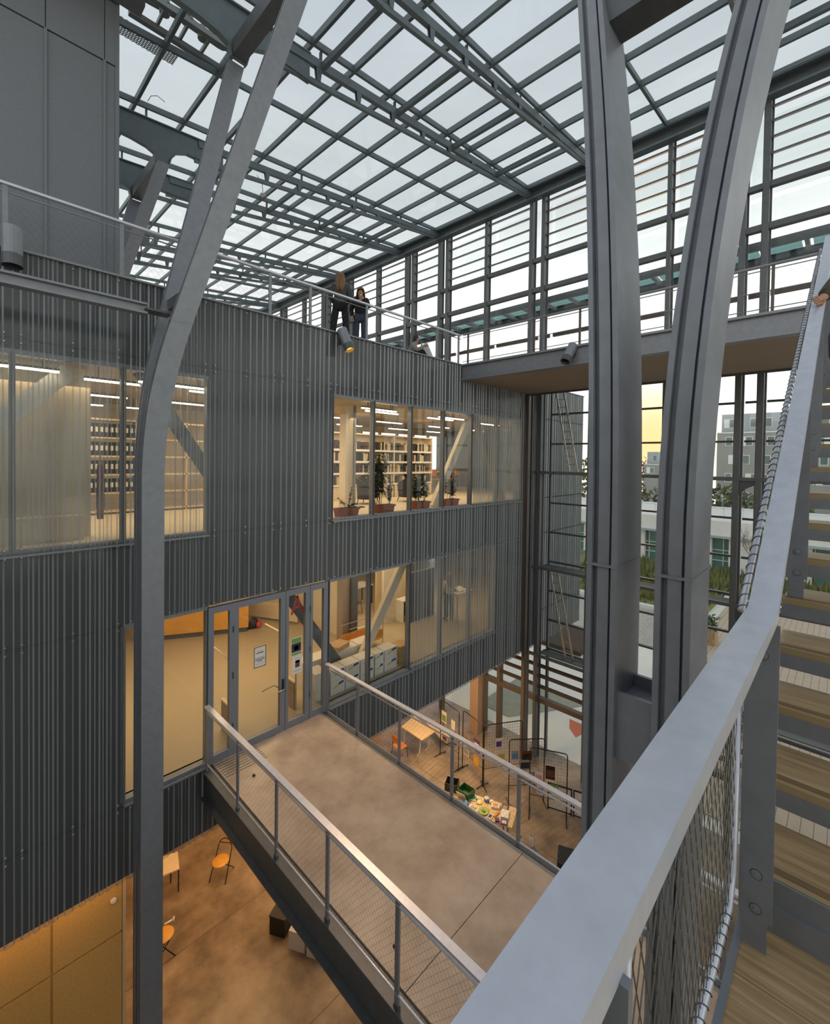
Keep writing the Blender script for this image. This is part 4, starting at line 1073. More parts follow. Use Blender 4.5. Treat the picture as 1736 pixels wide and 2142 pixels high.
# security gates inside the door
for lab, x, y in (('dark security gate panel with a looped rail seen through the door glass', 5.50, 9.25), ('security gate panel beside the side light of the door', 4.02, 9.25)):
    t = thing('security_gate', lab, 'gate', (x, y, LZ), group='security gates at the library entrance')
    B(x - 0.03, x + 0.03, y - 0.22, y + 0.22, LZ, LZ + 0.62).build('panel', 'soffit', t)
    B(x - 0.035, x + 0.035, y - 0.24, y + 0.24, LZ + 0.62, LZ + 0.65).build('top_edge', 'birch_pale', t)
    MB().tube([(x, y - 0.24, LZ + 0.02), (x, y - 0.24, LZ + 1.55), (x, y + 0.5, LZ + 1.6), (x, y + 1.2, LZ + 1.6)], 0.020, 8).build('loop_rail', 'birch_pale', t, True)
t = thing('push_bar', 'chrome push bar on the inside of the door', 'handle', (4.72, FY + 0.16, -4.9))
MB().tube([(4.82, FY + 0.08, -4.88), (4.78, FY + 0.20, -4.86), (4.52, FY + 0.20, -4.90)], 0.018, 8).build('bar', 'birch_pale', t, True)
t = thing('display_bench', 'long pale low display bench on the beige floor beyond the door', 'bench', (7.4, 14.6, LZ))
MB().bar((6.9, 16.6, LZ + 0.35), (8.35, 13.6, LZ + 0.35), 0.06, 0.5).build('front_panel', 'birch_pale', t)
MB().bar((7.2, 16.7, LZ + 0.62), (8.5, 14.0, LZ + 0.62), 0.6, 0.05).build('bench_top', 'birch_pale', t)
# office desks and chairs
for i, (x, y) in enumerate(((10.4, 13.6), (10.1, 15.2))):
    chair('black office chair in the lower library, %s' % ('at the front desk', 'further back')[i], (x, y - 0.55, LZ), 0.4 + i, 'charcoal', 'black', 0.0, 'black chairs in the lower library')
    t = thing('desk', 'white desk in the lower library, %s' % ('in front', 'further back')[i], 'desk', (x + 0.7, y, LZ), group='white desks')
    B(x, x + 1.4, y, y + 0.7, LZ + 0.72, LZ + 0.75).build('desk_top', 'white_paint', t)
    for a in (x + 0.05, x + 1.35):
        for b in (y + 0.05, y + 0.65): B(a - 0.02, a + 0.02, b - 0.02, b + 0.02, LZ, LZ + 0.72).build('leg', 'black', t)
t = thing('side_desk', 'white side desk against the cream wall by the brace', 'desk', (11.6, 11.6, LZ))
B(11.1, 12.3, 11.2, 11.6, LZ + 0.72, LZ + 0.76).build('desk_top', 'white_paint', t); B(11.12, 11.16, 11.2, 11.6, LZ, LZ + 0.72).build('side_panel', 'white_paint', t); B(11.16, 12.26, 11.5, 11.56, LZ + 0.1, LZ + 0.72).build('back_panel', 'charcoal', t)
t = thing('dark_curtain', 'dark folding screen behind the veiled lower window', 'screen', (12.0, 11.1, LZ))
corr(11.2, 12.55, LZ, LZ + 1.75, 11.05, 0.04, 0.17).build('fabric', 'charcoal', t, True); B(11.2, 12.55, 11.03, 11.07, LZ + 1.75, LZ + 1.78).build('top_rail', 'steel', t)
t = thing('red_chair', 'red tubular chair seen at the edge of the lower window', 'chair', (2.0, 9.4, LZ))
MB().tube([(1.9, 9.45, LZ + 0.85), (2.02, 9.45, LZ + 0.85), (2.05, 9.45, LZ + 0.5), (1.9, 9.4, LZ + 0.45)], 0.02, 8).build('backrest_tube', 'red', t, True)
MB().tube([(1.85, 9.4, LZ + 0.45), (2.18, 9.3, LZ + 0.03), (1.8, 9.2, LZ + 0.02)], 0.016, 8).build('leg', 'red', t, True)
# ================================================================== GROUND FLOOR
# ply cupboard wall under the block
cbw = struct('wall_ply_cupboards', 'orange ply cupboard wall under the library block', 'wall', (0, 8.9, GZ))
B(-4, 2.05, 8.96, 9.5, GZ, -7.08).build('carcass', 'osb', cbw)
for a, b in ((-2.9, -1.62), (-1.60, -0.28), (-0.26, 1.085), (1.115, 2.06)):
    for z0, z1 in ((GZ + 0.05, -8.32), (-8.28, -7.1)):
        B(a, b, 8.93, 8.96, z0, z1).build('cupboard_door', 'osb', cbw)
B(2.07, 2.12, 8.93, 9.5, GZ, -7.1).build('edge_strip', 'birch', cbw)
o = MB().lathe([(0.045, 0), (0.05, 0.02), (0.03, 0.05)], (1.93, 8.92, -7.65), 12, m=Matrix.Rotation(math.pi / 2, 3, 'X')).build('door_stop', 'paper', cbw)

def oval_chair(lab, loc, rz):
    t = thing('tube_chair', lab, 'chair', loc, rz, 'black tube chairs with oval orange seats', world=False)
    MB().lathe([(0.20, 0.435), (0.215, 0.445), (0.20, 0.46)], (0, -0.02, 0), 20, 1, 1.05).build('seat', 'orange_ply', t, True)
    bk = [(0.19 * math.cos(a), 0.20 + 0.04 * math.sin(a), 0.62 + 0.22 * math.sin(a)) for a in [math.pi * i / 12 for i in range(13)]]
    MB().tube([(0.22, -0.20, 0.0), (0.19, 0.20, 0.62)] + bk[1:-1] + [(-0.19, 0.20, 0.62), (-0.22, -0.20, 0.0)], 0.012, 7).build('back_frame', 'black_tube', t, True)
    for s in (-1, 1): MB().tube([(0.19 * s, -0.10, 0.44), (0.21 * s, 0.30, 0)], 0.012, 6).build('leg', 'black_tube', t, True)
    MB().tube([(-0.17, 0.21, 0.74), (0, 0.235, 0.72), (0.17, 0.21, 0.74)], 0.010, 6).build('backrest_wire', 'black_tube', t, True)
    MB().tube([(-0.2, 0.02, 0.40), (0.2, 0.02, 0.40)], 0.010, 6).build('cross_tube', 'black_tube', t, True)
oval_chair('black tube chair with an oval orange seat alone on the concrete floor below the bridge', (4.99, 11.78, GZ), -0.9)  # ground-floor furniture coordinates from here down were scaled up about the camera
oval_chair('oval seat chair half hidden by the tall column in front of the facade', (3.27, 10.81, GZ), 1.6)
t = thing('white_table', 'pale table top half hidden under the library block', 'table', (3.66, 12.20, GZ))
MB().obox((3.60, 12.37, GZ + 0.73), (1.0, 0.6, 0.03), Matrix.Rotation(-0.25, 3, 'Z')).build('table_top', 'birch_pale', t)
for a, b in ((3.16, 12.20), (4.05, 12.14), (3.22, 12.64), (3.99, 12.53)): MB().tube([(a, b, GZ + 0.72), (a, b, GZ)], 0.016, 6).build('leg', 'black_tube', t)
t = thing('microphone_stand', 'small pale device lying by the half hidden chair', 'device', (3.55, 10.98, GZ))
MB().tube([(3.38, 11.03, GZ + 0.46), (3.57, 11.00, GZ + 0.47)], 0.02, 8).build('arm', 'paper', t, True); MB().tube([(3.57, 11.00, GZ + 0.40), (3.57, 11.00, GZ + 0.52)], 0.018, 8).build('cross_grip', 'paper', t, True); MB().tube([(3.44, 11.03, GZ), (3.44, 11.03, GZ + 0.46)], 0.012, 6).build('stem', 'steel', t, True)
o = B(-0.2, 0.2, -0.2, 0.2, 0, 0.42); t = thing('speaker_box', 'black cube stool beside the bridge beam on the ground floor', 'stool', (5.45, 9.45, GZ), 0.5, world=False)
o.build('body', 'black', t); B(-0.21, 0.21, -0.21, 0.21, 0.42, 0.45).build('seat_pad', 'charcoal', t)
for i, (x, y) in enumerate(((5.60, 8.85), (5.80, 8.42))):
    t = thing('cube_stool', 'pale grey cube stool, %s the black cube' % ('next to', 'beyond')[i], 'stool', (x, y, GZ), 0.5, 'pale cube stools', world=False)
    B(-0.2, 0.2, -0.2, 0.2, 0, 0.42).build('body', 'white_panel', t); B(-0.06, 0.06, -0.204, -0.2, 0.25, 0.29).build('grip_slot', 'ink', t)
for lab, x, y in (('black loudspeaker cabinet on the floor beside the bridge end', 11.31, 5.10),):
    t = thing('loudspeaker', lab, 'loudspeaker', (x, y, GZ), 0.4, world=False)
    B(-0.3, 0.3, -0.25, 0.25, 0, 0.75).build('cabinet', 'black', t); B(-0.26, 0.26, -0.26, -0.25, 0.05, 0.7).build('grille', 'charcoal', t)
# long display table with market goods
mt = thing('display_table', 'long wooden display table covered with leaflets and goods', 'table', (11.09, 7.71, GZ))
A0 = Vector((11.05, 8.82, 0)); A1 = Vector((11.78, 6.83, 0)); dT = (A1 - A0).normalized(); nT = Vector((dT.y, -dT.x, 0))
mT = Matrix((dT, nT, Vector((0, 0, 1)))).transposed()
TZt = GZ + 0.80
def tp(u, v, z=0.0): return A0 + dT * u + nT * v + Vector((0, 0, TZt + z))
MB().obox(tp(0.95, 0.40, -0.02), (2.22, 0.78, 0.035), mT).build('table_top', 'birch', mt)
for u in (0.1, 1.8):
    for v in (0.08, 0.72): MB().bar(tp(u, v, -0.03), tp(u, v, -0.74), 0.04, 0.04, up=(1, 0, 0)).build('leg', 'steel', mt)
MB().obox(tp(0.95, 0.795, -0.12), (0.42, 0.004, 0.2), mT).build('hanging_notice', 'paper', mt)
def goods(name, lab, cat, u, v, size, m, rz=0.0, z=0.001, extra=None):
    t = thing(name, lab, cat, tp(u, v, z), math.atan2(dT.y, dT.x) + rz, world=False)
    w, d, h = size
    B(-w / 2, w / 2, -d / 2, d / 2, 0, h).build('body', m, t)
    if extra:
        B(-w * 0.32, w * 0.32, -d * 0.32, d * 0.32, h, h + 0.002).build('print', extra, t)
    return t
def crate(lab, u, v, m, rz, w=0.42, d=0.36, h=0.2):
    t = thing('crate', lab, 'crate', tp(u, v, 0.001), math.atan2(dT.y, dT.x) + rz, world=False)
    B(-w / 2, w / 2, -d / 2, d / 2, 0, 0.02).build('base', m, t)
    for a in ((-w / 2, w / 2, -d / 2, -d / 2 + 0.015), (-w / 2, w / 2, d / 2 - 0.015, d / 2), (-w / 2, -w / 2 + 0.015, -d / 2, d / 2), (w / 2 - 0.015, w / 2, -d / 2, d / 2)):
        B(*a, 0.02, h).build('side', m, t)
    return t
crate('black open crate at the end of the display table', 0.02, 0.06, 'black', 0.1, 0.40, 0.34, 0.24)
crate('green plastic crate with papers on the display table', 0.50, 0.14, 'green_crate', -0.35)
t = thing('text_board', 'white text board leaning on the green crate', 'sign', tp(0.42, 0.38, 0.0), math.atan2(dT.y, dT.x) - 0.2, world=False)
MB().obox((0, 0, 0.12), (0.30, 0.012, 0.24), Matrix.Rotation(0.5, 3, 'X')).build('board', 'paper', t)
for i in range(5): MB().obox((0, 0.008 + 0.0, 0.05 + 0.03 * i), (0.22, 0.012, 0.006), Matrix.Rotation(0.5, 3, 'X')).build('print', 'grey_print', t)
t = thing('blue_basin', 'crumpled blue cloth on the display table', 'cloth', tp(0.55, 0.62, 0), 0, world=False)
MB().lathe([(0.17, 0), (0.19, 0.03), (0.14, 0.05), (0.16, 0.09), (0.05, 0.07)], (0, 0, 0), 9, 1.2, 0.8).build('folds', 'blue_print', t)
goods('leaflet_stack', 'stack of white leaflets at the crate end of the display table', 'leaflets', 0.12, 0.62, (0.2, 0.15, 0.03), 'paper', 0.4, extra='red')
goods('dark_purse', 'small dark purse on the display table', 'purse', 0.3, 0.64, (0.14, 0.1, 0.06), 'purple', 0.7)
goods('white_tray', 'white tray of green samples on the display table', 'tray', 0.75, 0.18, (0.3, 0.22, 0.02), 'paper', 0.2, extra='green_print')
goods('yellow_booklet', 'yellow booklet on the display table', 'booklet', 0.95, 0.25, (0.17, 0.2, 0.02), 'yellow', 0.3, extra='paper')
t = thing('round_tin', 'round pale blue tin on the display table', 'tin', tp(1.15, 0.10, 0.001), 0, world=False)
MB().lathe([(0.085, 0), (0.09, 0.05), (0.085, 0.08)], (0, 0, 0), 18).build('body', 'blue_print', t, True); MB().lathe([(0.088, 0.08), (0.06, 0.095)], (0, 0, 0), 18).build('lid', 'white_cloth', t, True)
goods('white_flyers', 'loose white flyers in the middle of the display table', 'leaflets', 0.88, 0.55, (0.30, 0.16, 0.012), 'paper', -0.3, extra='grey_print')
t = thing('lime_plate', 'round lime green plate on the display table', 'plate', tp(1.18, 0.56, 0.001), 0, world=False)
MB().lathe([(0.10, 0), (0.15, 0.02), (0.16, 0.03), (0.13, 0.022)], (0, 0, 0), 18).build('dish', 'lime', t, True); MB().lathe([(0.07, 0.02), (0.05, 0.05)], (0, 0, 0), 9).build('sample', 'green_print', t)
goods('small_box', 'small white box on the display table', 'box', 1.3, 0.12, (0.12, 0.1, 0.06), 'paper', 0.3)
goods('red_white_box', 'white box with a red print on the display table', 'box', 1.45, 0.22, (0.24, 0.2, 0.06), 'paper', 0.2, extra='orange_print')
goods('blue_card', 'dark blue card in a white frame on the display table', 'card', 1.40, 0.66, (0.14, 0.2, 0.02), 'paper', -0.1, extra='navy')
goods('orange_bar', 'slim orange wrapped bar on the display table', 'packet', 1.55, 0.50, (0.06, 0.26, 0.03), 'orange_print', -0.3)
goods('photo_book', 'dark photo book at the far corner of the display table', 'book', 1.72, 0.16, (0.2, 0.26, 0.02), 'brown_print', 0.05, extra='grey_print')
goods('paper_pile', 'pile of white papers at the end of the display table', 'papers', 1.78, 0.42, (0.22, 0.3, 0.05), 'paper', 0.12)
goods('purple_booklet', 'purple booklet at the end of the display table', 'booklet', 1.82, 0.70, (0.2, 0.18, 0.02), 'purple', 0.1, extra='white_cloth')
goods('plum_packet', 'plum coloured packet beside the purple booklet', 'packet', 1.62, 0.72, (0.12, 0.12, 0.05), 'purple', 0.4)
# items under the bridge side of the table
for i, (x, y, m_) in enumerate(((11.70, 6.38, 'paper'), (11.48, 6.60, 'white_cloth'))):
    t = thing('water_bottle', 'white bottle on the floor past the end of the display table, %s' % ('larger', 'smaller')[i], 'bottle', (x, y, GZ), world=False)
    MB().lathe([(0.05, 0), (0.055, 0.02), (0.055, 0.22 - 0.05 * i), (0.02, 0.27 - 0.05 * i), (0.02, 0.30 - 0.05 * i)], (0, 0, 0), 12).build('body', m_, t, True); MB().lathe([(0.022, 0.30 - 0.05 * i), (0.022, 0.33 - 0.05 * i)], (0, 0, 0), 10).build('cap', 'blue_print', t)
# exhibition panels: mesh boards in black tube frames
def mesh_panel(lab, a, b, posters, h=2.13, feet=True):
    a = Vector((*a, GZ)); b = Vector((*b, GZ)); d = (b - a); L = d.length; d.normalize(); n = Vector((-d.y, d.x, 0))
    t = thing('exhibition_stand', lab, 'display panel', (a + b) / 2, group='black framed mesh display panels')
    rr = 0.08
    pts = [a, a + Vector((0, 0, h - rr)), a + d * rr * 0.3 + Vector((0, 0, h - rr * 0.3)), a + d * rr + Vector((0, 0, h)), b - d * rr + Vector((0, 0, h)), b - d * rr * 0.3 + Vector((0, 0, h - rr * 0.3)), b + Vector((0, 0, h - rr)), b]
    MB().tube(pts, 0.017, 7).build('frame', 'black_tube', t, True)
    MB().tube([a + Vector((0, 0, 0.62)), b + Vector((0, 0, 0.62))], 0.008, 6).build('lower_rod', 'black_tube', t)
    g = MB()
    nx = int(L / 0.09)
    for i in range(1, nx): g.bar(a + d * L * i / nx + Vector((0, 0, 0.62)), a + d * L * i / nx + Vector((0, 0, h)), 0.004, 0.004, up=n)
    for j in range(0, 15): g.bar(a + Vector((0, 0, 0.62 + (h - 0.62) * j / 15)), b + Vector((0, 0, 0.62 + (h - 0.62) * j / 15)), 0.004, 0.004)
    g.build('wire_grid', 'wire', t)
    if feet:
        for p in (a, b):
            MB().tube([p - n * 0.28 + Vector((0, 0, 0.02)), p + Vector((0, 0, 0.06)), p + n * 0.28 + Vector((0, 0, 0.02))], 0.014, 6).build('foot', 'black_tube', t)
    for (u, z, w, hh, m1, m2) in posters:
        c = a + d * L * u + Vector((0, 0, z))
        for off in (-0.012,):
            mm = Matrix((d, n, Vector((0, 0, 1)))).transposed()
            ps = MB().obox(c + n * off, (w, 0.004, hh), mm).build('poster', m1, t)
            if m2: sub(MB().obox(c + n * (off - 0.003) + Vector((0, 0, -hh * 0.08)), (w * 0.8, 0.004, hh * 0.55), mm), 'print', m2, ps)
    return t
mesh_panel('mesh display panel with a green and white poster under the ribbed facade', (12.88, 10.88), (12.69, 9.85), [(0.2, 1.55, 0.28, 0.42, 'paper', 'green_print'), (0.7, 1.5, 0.22, 0.34, 'paper', None), (0.75, 1.05, 0.30, 0.42, 'brown_print', 'grey_print'), (0.25, 0.8, 0.3, 0.3, 'paper', 'brown_print')])
mesh_panel('mesh display panel with purple and orange posters next to the terracotta pillar', (12.89, 9.83), (12.66, 8.78), [(0.25, 1.15, 0.34, 0.40, 'soffit', 'brown_print'), (0.72, 1.25, 0.3, 0.44, 'purple', 'paper'), (0.2, 0.75, 0.3, 0.3, 'paper', 'grey_print'), (0.7, 0.7, 0.28, 0.38, 'orange_print', 'yellow')])
mesh_panel('mesh display panel with two light posters in the middle of the row', (12.66, 8.74), (13.86, 7.98), [(0.38, 1.45, 0.24, 0.34, 'paper', 'purple'), (0.45, 1.0, 0.32, 0.36, 'paper', 'yellow')])
mesh_panel('mesh display panel crowded with grey and red posters', (12.60, 7.71), (13.47, 6.93), [(0.16, 1.62, 0.24, 0.3, 'grey_print', 'blue_print'), (0.5, 1.6, 0.34, 0.3, 'brown_print', 'black'), (0.45, 1.3, 0.36, 0.36, 'grey_print', 'ink'), (0.7, 1.0, 0.2, 0.26, 'paper', 'grey_print')])
mesh_panel('mesh display panel with a dark photo poster nearest the white low boards', (12.75, 7.04), (13.25, 6.04), [(0.55, 1.45, 0.28, 0.42, 'black', 'brown_print'), (0.66, 0.95, 0.26, 0.30, 'green_print', 'paper'), (0.25, 1.25, 0.25, 0.3, 'paper', 'pink_print'), (0.3, 0.85, 0.22, 0.3, 'paper', 'grey_print')])
t = thing('folding_table', 'pale folding table on the ground floor under the ribbed facade', 'table', (12.64, 11.76, GZ))
mb = MB().prism([(13.10, 12.48), (12.92, 11.20), (12.17, 11.18), (12.22, 12.33)], lambda a, b, c: (a, b, c), GZ + 0.71, GZ + 0.74); mb.build('table_top', 'birch', t)
for x, y in ((12.31, 11.37), (12.81, 11.37), (12.31, 12.20), (12.92, 12.20)):
    MB().tube([(x, y, GZ + 0.71), (x, y + 0.05, GZ + 0.08), (x - 0.15, y + 0.05, GZ + 0.02)], 0.016, 6).build('leg', 'white_paint', t, True)
chair('orange backed black chair by the pale folding table', (11.70, 11.87, GZ), 1.5, 'orange_seat', 'black_tube')
t = thing('bench', 'wooden bench on black legs beside the display panels', 'bench', (13.25, 11.64, GZ))
MB().bar((13.64, 12.09, GZ + 0.43), (13.25, 10.92, GZ + 0.43), 0.36, 0.05).build('seat', 'birch', t)
for y in (11.09, 11.92): MB().tube([(13.14 + (y - 10) * .33, y, GZ + 0.4), (13.14 + (y - 10) * .33, y, GZ + 0.02), (13.53 + (y - 10) * .33, y - 0.1, GZ + 0.02), (13.53 + (y - 10) * .33, y - 0.1, GZ + 0.4)], 0.018, 6).build('leg', 'black_tube', t, True)
# low white boards leaning in black frames near the glass
for i, (a, b) in enumerate((((13.36, 6.71), (13.59, 6.04)), ((13.62, 5.97), (13.84, 5.27)), ((13.86, 5.19), (14.08, 4.55)))):
    t = thing('white_board', 'low white board in a black frame near the glass, %s of three' % ORD[i], 'board', (a[0], a[1], GZ), group='low white boards by the glass')
    MB().bar((*a, GZ + 0.45), (*b, GZ + 0.45), 0.02, 0.75).build('board', 'paper', t)
    for z in (0.06, 0.55, 0.84): MB().bar((*a, GZ + z), (*b, GZ + z), 0.035, 0.035).build('frame_bar', 'black_tube', t)
    for p in (a, b): MB().bar((*p, GZ), (*p, GZ + 0.86), 0.035, 0.035, up=(1, 0, 0)).build('frame_post', 'black_tube', t)
for lab, x, y, m_ in (('terracotta coloured square pillar behind the display panels', 15.08, 10.81, 'terracotta_post'),):
    t = thing('pillar', lab, 'pillar', (x, y, GZ))
    B(x - 0.2, x + 0.2, y - 0.2, y + 0.2, GZ, -7.85).build('shaft', m_, t); B(x + 0.15, x + 0.4, y - 0.28, y - 0.18, GZ, -7.85).build('side_post', 'warm_brown_steel', t)
poster_t = thing('window_sticker', 'pink shield shaped sticker on the tall ground floor pane', 'sticker', (XG - 0.1, 7.0, -9.3))
MB().prism([(-0.25, 0.3), (0.25, 0.3), (0.25, -0.05), (0, -0.3), (-0.25, -0.05)], lambda a, b, c: (XG - 0.1 + c, 7.0 + a, -9.9 + b), 0, 0.004).build('sheet', 'pink_print', poster_t)

# ================================================================== LADDERS IN THE CURTAIN WALL
def ladder(lab, a, b, w=0.30):
    a, b = Vector(a), Vector(b); d = b - a; L = d.length; s = Vector((0, 1, 0)) * w / 2
    t = thing('ladder', lab, 'ladder', a, group='leaning service ladders')
    for k in (-1, 1): MB().bar(a + s * k, b + s * k, 0.025, 0.06, up=(0, 1, 0)).build('rail', 'ladder', t)
    n = int(L / 0.3)
    for i in range(1, n): MB().tube([a + d * i / n - s, a + d * i / n + s], 0.013, 6).build('rung', 'ladder', t)
ladder('aluminium ladder leaning up to the walkway inside the curtain wall', (15.75, 7.17, -0.42), (15.85, 7.88, 2.9))
ladder('lower aluminium ladder between the two service platforms', (15.75, 7.2, -7.28), (15.85, 7.95, -4.0))
# posts standing before the facade end
t = struct('trim_2', 'steel posts with warm light put into their colour, between facade and curtain wall', 'trim')
B(14.50, 14.66, 8.32, 8.44, GZ, TZ - 0.45).build('post', 'warm_brown_steel', t)
B(14.82, 14.88, 8.34, 8.44, GZ, TZ - 0.45).build('post', 'steel_dark', t)

# ================================================================== ROOF EQUIPMENT seen through the glass
rm = thing('rooftop_machine', 'grey maintenance gantry lying on the glass roof', 'machine', (3.6, 11.0, 9.4))
zq = 9.45
for y in (10.55, 11.25): B(2.7, 4.6, y, y + 0.12, zq, zq + 0.12).build('rail_beam', 'machine', rm)
for i in range(5): B(2.75 + 0.47 * i, 2.80 + 0.47 * i, 10.55, 11.37, zq + 0.1, zq + 0.2).build('cross_beam', 'machine', rm)
for i in range(5): MB().lathe([(0.10, 0), (0.12, 0.2), (0.07, 0.3)], (2.9 + 0.40 * i, 10.85 + 0.14 * (i % 2), zq + 0.2), 12).build('drum', 'machine', rm)
for i in range(3): MB().tube([(2.7, 10.7 + 0.2 * i, zq + 0.3), (3.6, 10.65 + 0.22 * i, zq + 0.4), (4.5, 10.75 + 0.12 * i, zq + 0.28)], 0.04, 8).build('pipe', 'machine', rm, True)
MB().net((2.5, 11.5, zq), (0, 0.55, 0.05), (1.3, 0, 0), 18, 24, 0.010).build('perforated_tread', 'machine', rm, kind='stuff')
t = thing('cable', 'thin purple cable curling on a roof pane', 'cable', (3.6, 13.2, zr(3.6) + 0.05))
MB().tube([(3.62, 13.35, zr(3.6) + 0.06), (3.68, 13.3, zr(3.6) + 0.2), (3.8, 13.2, zr(3.8) + 0.2), (3.95, 13.1, zr(3.95) + 0.06)], 0.008, 6).build('wire', 'purple', t, True)
# round sensor hanging from a truss
t = thing('ceiling_sensor', 'small pale round sensor hanging under the roof truss', 'sensor', (6.85, 13.4, 8.2))
MB().lathe([(0.09, 0), (0.09, 0.03), (0.04, 0.07)], (6.85, 13.4, 8.2), 14).build('body', 'white_panel', t, True); MB().tube([(6.85, 13.4, 8.27), (6.85, 13.45, 8.6), (6.7, 13.5, 8.8)], 0.008, 6).build('cable', 'black', t)

# ================================================================== OUTSIDE
EG = -11.4
sobj('ground', B(XG + 0.1, 150, -90, 130, EG - 0.5, EG), 'paving', 'pale paved plaza outside the curtain wall', 'ground')
def bed(name, b, m, lab, cat):
    o = b.build(name, m); o['kind'] = 'structure'; return tag(o, lab, cat)
bed('lawn', MB().prism([(17.2, 12.2), (17.2, 10.6), (20.5, 8.6), (20.5, 12.2)], lambda a, b, c: (a, b, c), EG, EG + 0.03), 'lawn', 'triangular green patch in the plaza behind the exhibition stands', 'lawn')
bed('flower_bed', B(25.5, 29, 11.0, 34, EG, EG + 0.25), 'soil', 'brown planting bed beside the library wing', 'planting bed')
bed('gravel_bed', B(30.0, 37.5, 7.2, 22, EG, EG + 0.02), 'gravel', 'pale gravel area outside the curtain wall', 'gravel')
bed('meadow', B(38.0, 55, 7.4, 40, EG, EG + 0.3), 'grass', 'rough grass behind the gravel, in front of the low white building', 'meadow')
bed('meadow_strip', B(45.5, 55, -14, 7.2, EG, EG + 0.3), 'grass', 'strip of rough grass beyond the timber deck', 'meadow')
dko = struct('deck', 'striped timber deck outside beside the stair', 'deck', (30, 0, EG))
for i in range(52): B(17.0, 44.0, 6.7 - 0.31 * i - 0.29, 6.7 - 0.31 * i, EG, EG + 0.04).build('plank', 'deck', dko)
sobj('ground_kerb', B(44.4, 45.2, -14, 7.2, EG, EG + 0.3).box(37.5, 38.0, 7.2, 40, EG, EG + 0.3), 'white_wall', 'pale concrete kerb along the rough grass', 'kerb')
gt = MB()          # grass blades, too many to count
for _ in range(3600):
    if R.random() < 0.6: x = R.uniform(38.2, 55); y = R.uniform(7.5, 20)
    else: x = R.uniform(45.6, 55); y = R.uniform(-12, 7.2)
    h = R.uniform(0.3, 1.0); a = R.uniform(0, 6.28); w = R.uniform(0.05, 0.22)
    dx, dy = math.cos(a) * w, math.sin(a) * w; n = len(gt.v)
    gt.v += [(x - dx, y - dy, EG + 0.3), (x + dx, y + dy, EG + 0.3), (x + R.uniform(-.2, .2), y + R.uniform(-.2, .2), EG + 0.3 + h)]; gt.f.append((n, n + 1, n + 2))
o = gt.build('grass_tufts', 'grass'); o['kind'] = 'stuff'; tag(o, 'dry tufts of long grass in the meadow outside', 'grass')
# low white building
lb = thing('low_building', 'low white building with green glazing and a roof railing beyond the meadow', 'building', (57, 5, EG))
B(55.2, 74, -22, 40, -7.75, -7.55).build('roof_edge', 'flat_top', lb)
B(55.6, 74, -22, 40, -7.55, -6.0).build('parapet', 'white_wall', lb)
B(56.6, 74, -22, 40, EG, -7.75).build('glazed_core', 'pane_green', lb)
for y0, y1 in ((-22, -9.2), (-6.6, 0.4), (2.2, 8.7), (10.2, 13.9), (16.8, 24), (26, 40)): B(56.0, 56.5, y0, y1, EG, -7.75).build('wall_panel', 'white_wall', lb)
for z in (-9.2, -10.3): B(56.45, 56.6, -22, 40, z, z + 0.07).build('glazing_rail', 'win_frame', lb)
for i in range(26): B(56.45, 56.6, -22 + 2.4 * i, -21.93 + 2.4 * i, EG, -7.75).build('glazing_bar', 'win_frame', lb)
B(55.9, 56.0, -22, 17.5, -4.75, -4.67).build('roof_rail', 'win_frame', lb)
for i in range(25): B(55.9, 56.0, -22 + 1.64 * i, -21.92 + 1.64 * i, -6.0, -4.7).build('rail_post', 'win_frame', lb)
# grey apartment block
def block(lab, x, y0, y1, z1, floors, m, wy=3.1):
    t = thing('apartment_block', lab, 'building', (x, (y0 + y1) / 2, EG), group='far buildings')
    B(x, x + 14, y0, y1, EG, z1 - 3).build('wall', m, t); B(x + 0.6, x + 14, y0 + 0.5, y1 - 0.5, z1 - 3, z1).build('top_storey', 'flat_top', t)
    B(x - 0.1, x + 14, y0, y1, z1 - 3.2, z1 - 3).build('cornice', 'win_frame', t)
    ny = int((y1 - y0) / wy)
    for f in range(floors):
        z = z1 - 2.3 - 3.0 * f
        for i in range(ny):
            y = y0 + wy * (i + 0.5) + (0.5 if (i + f) % 3 else -0.3); w = 1.7 if (i + f) % 2 else 1.0
            xx = x + (0.6 if f == 0 else 0)
            fr = B(xx - 0.08, xx, y - w / 2, y + w / 2, z, z + 1.5).build('window_frame', 'win_frame', t)
            sub(B(xx - 0.12, xx - 0.08, y - w / 2 + 0.1, y + (0.05 if w > 1.2 else w / 2 - 0.1), z + 0.1, z + 1.4), 'window_pane', 'pane_dark', fr)
block('grey apartment block with a pale top storey beyond the low white building', 90, -32, 16.0, 8.2, 5, 'flat_wall', 2.35)
block('small far grey building beside the sunset glow', 120, 33.0, 36.5, 2.6, 2, 'flat_wall')
# far trees and sunset hill line
def tree(lab, x, y, z0, h, r, m='foliage_far', n=420):
    t = thing('tree', lab, 'tree', (x, y, z0), group='trees outside')
    MB().tube([(x, y, z0), (x + 0.1, y, z0 + h * 0.4), (x, y, z0 + h * 0.75)], [0.18, 0.13, 0.05], 7).build('trunk', 'bark', t)
    mb = MB()
    for _ in range(n):
        a, b = R.uniform(0, 6.28), R.uniform(-1, 1); q = r * R.uniform(0.3, 1) ** 0.5; s = math.sqrt(1 - b * b)
        c = Vector((x + q * s * math.cos(a), y + q * s * math.sin(a), z0 + h * 0.62 + q * b * 0.8)); k = r * 0.16
        n0 = len(mb.v); u = Vector((R.uniform(-1, 1), R.uniform(-1, 1), R.uniform(-1, 1))) * k; v = Vector((R.uniform(-1, 1), R.uniform(-1, 1), R.uniform(-1, 1))) * k
        mb.v += [tuple(c), tuple(c + u), tuple(c + v), tuple(c + u + v)]; mb.f.append((n0, n0+1, n0+3, n0+2))
    mb.build('crown', m, t)
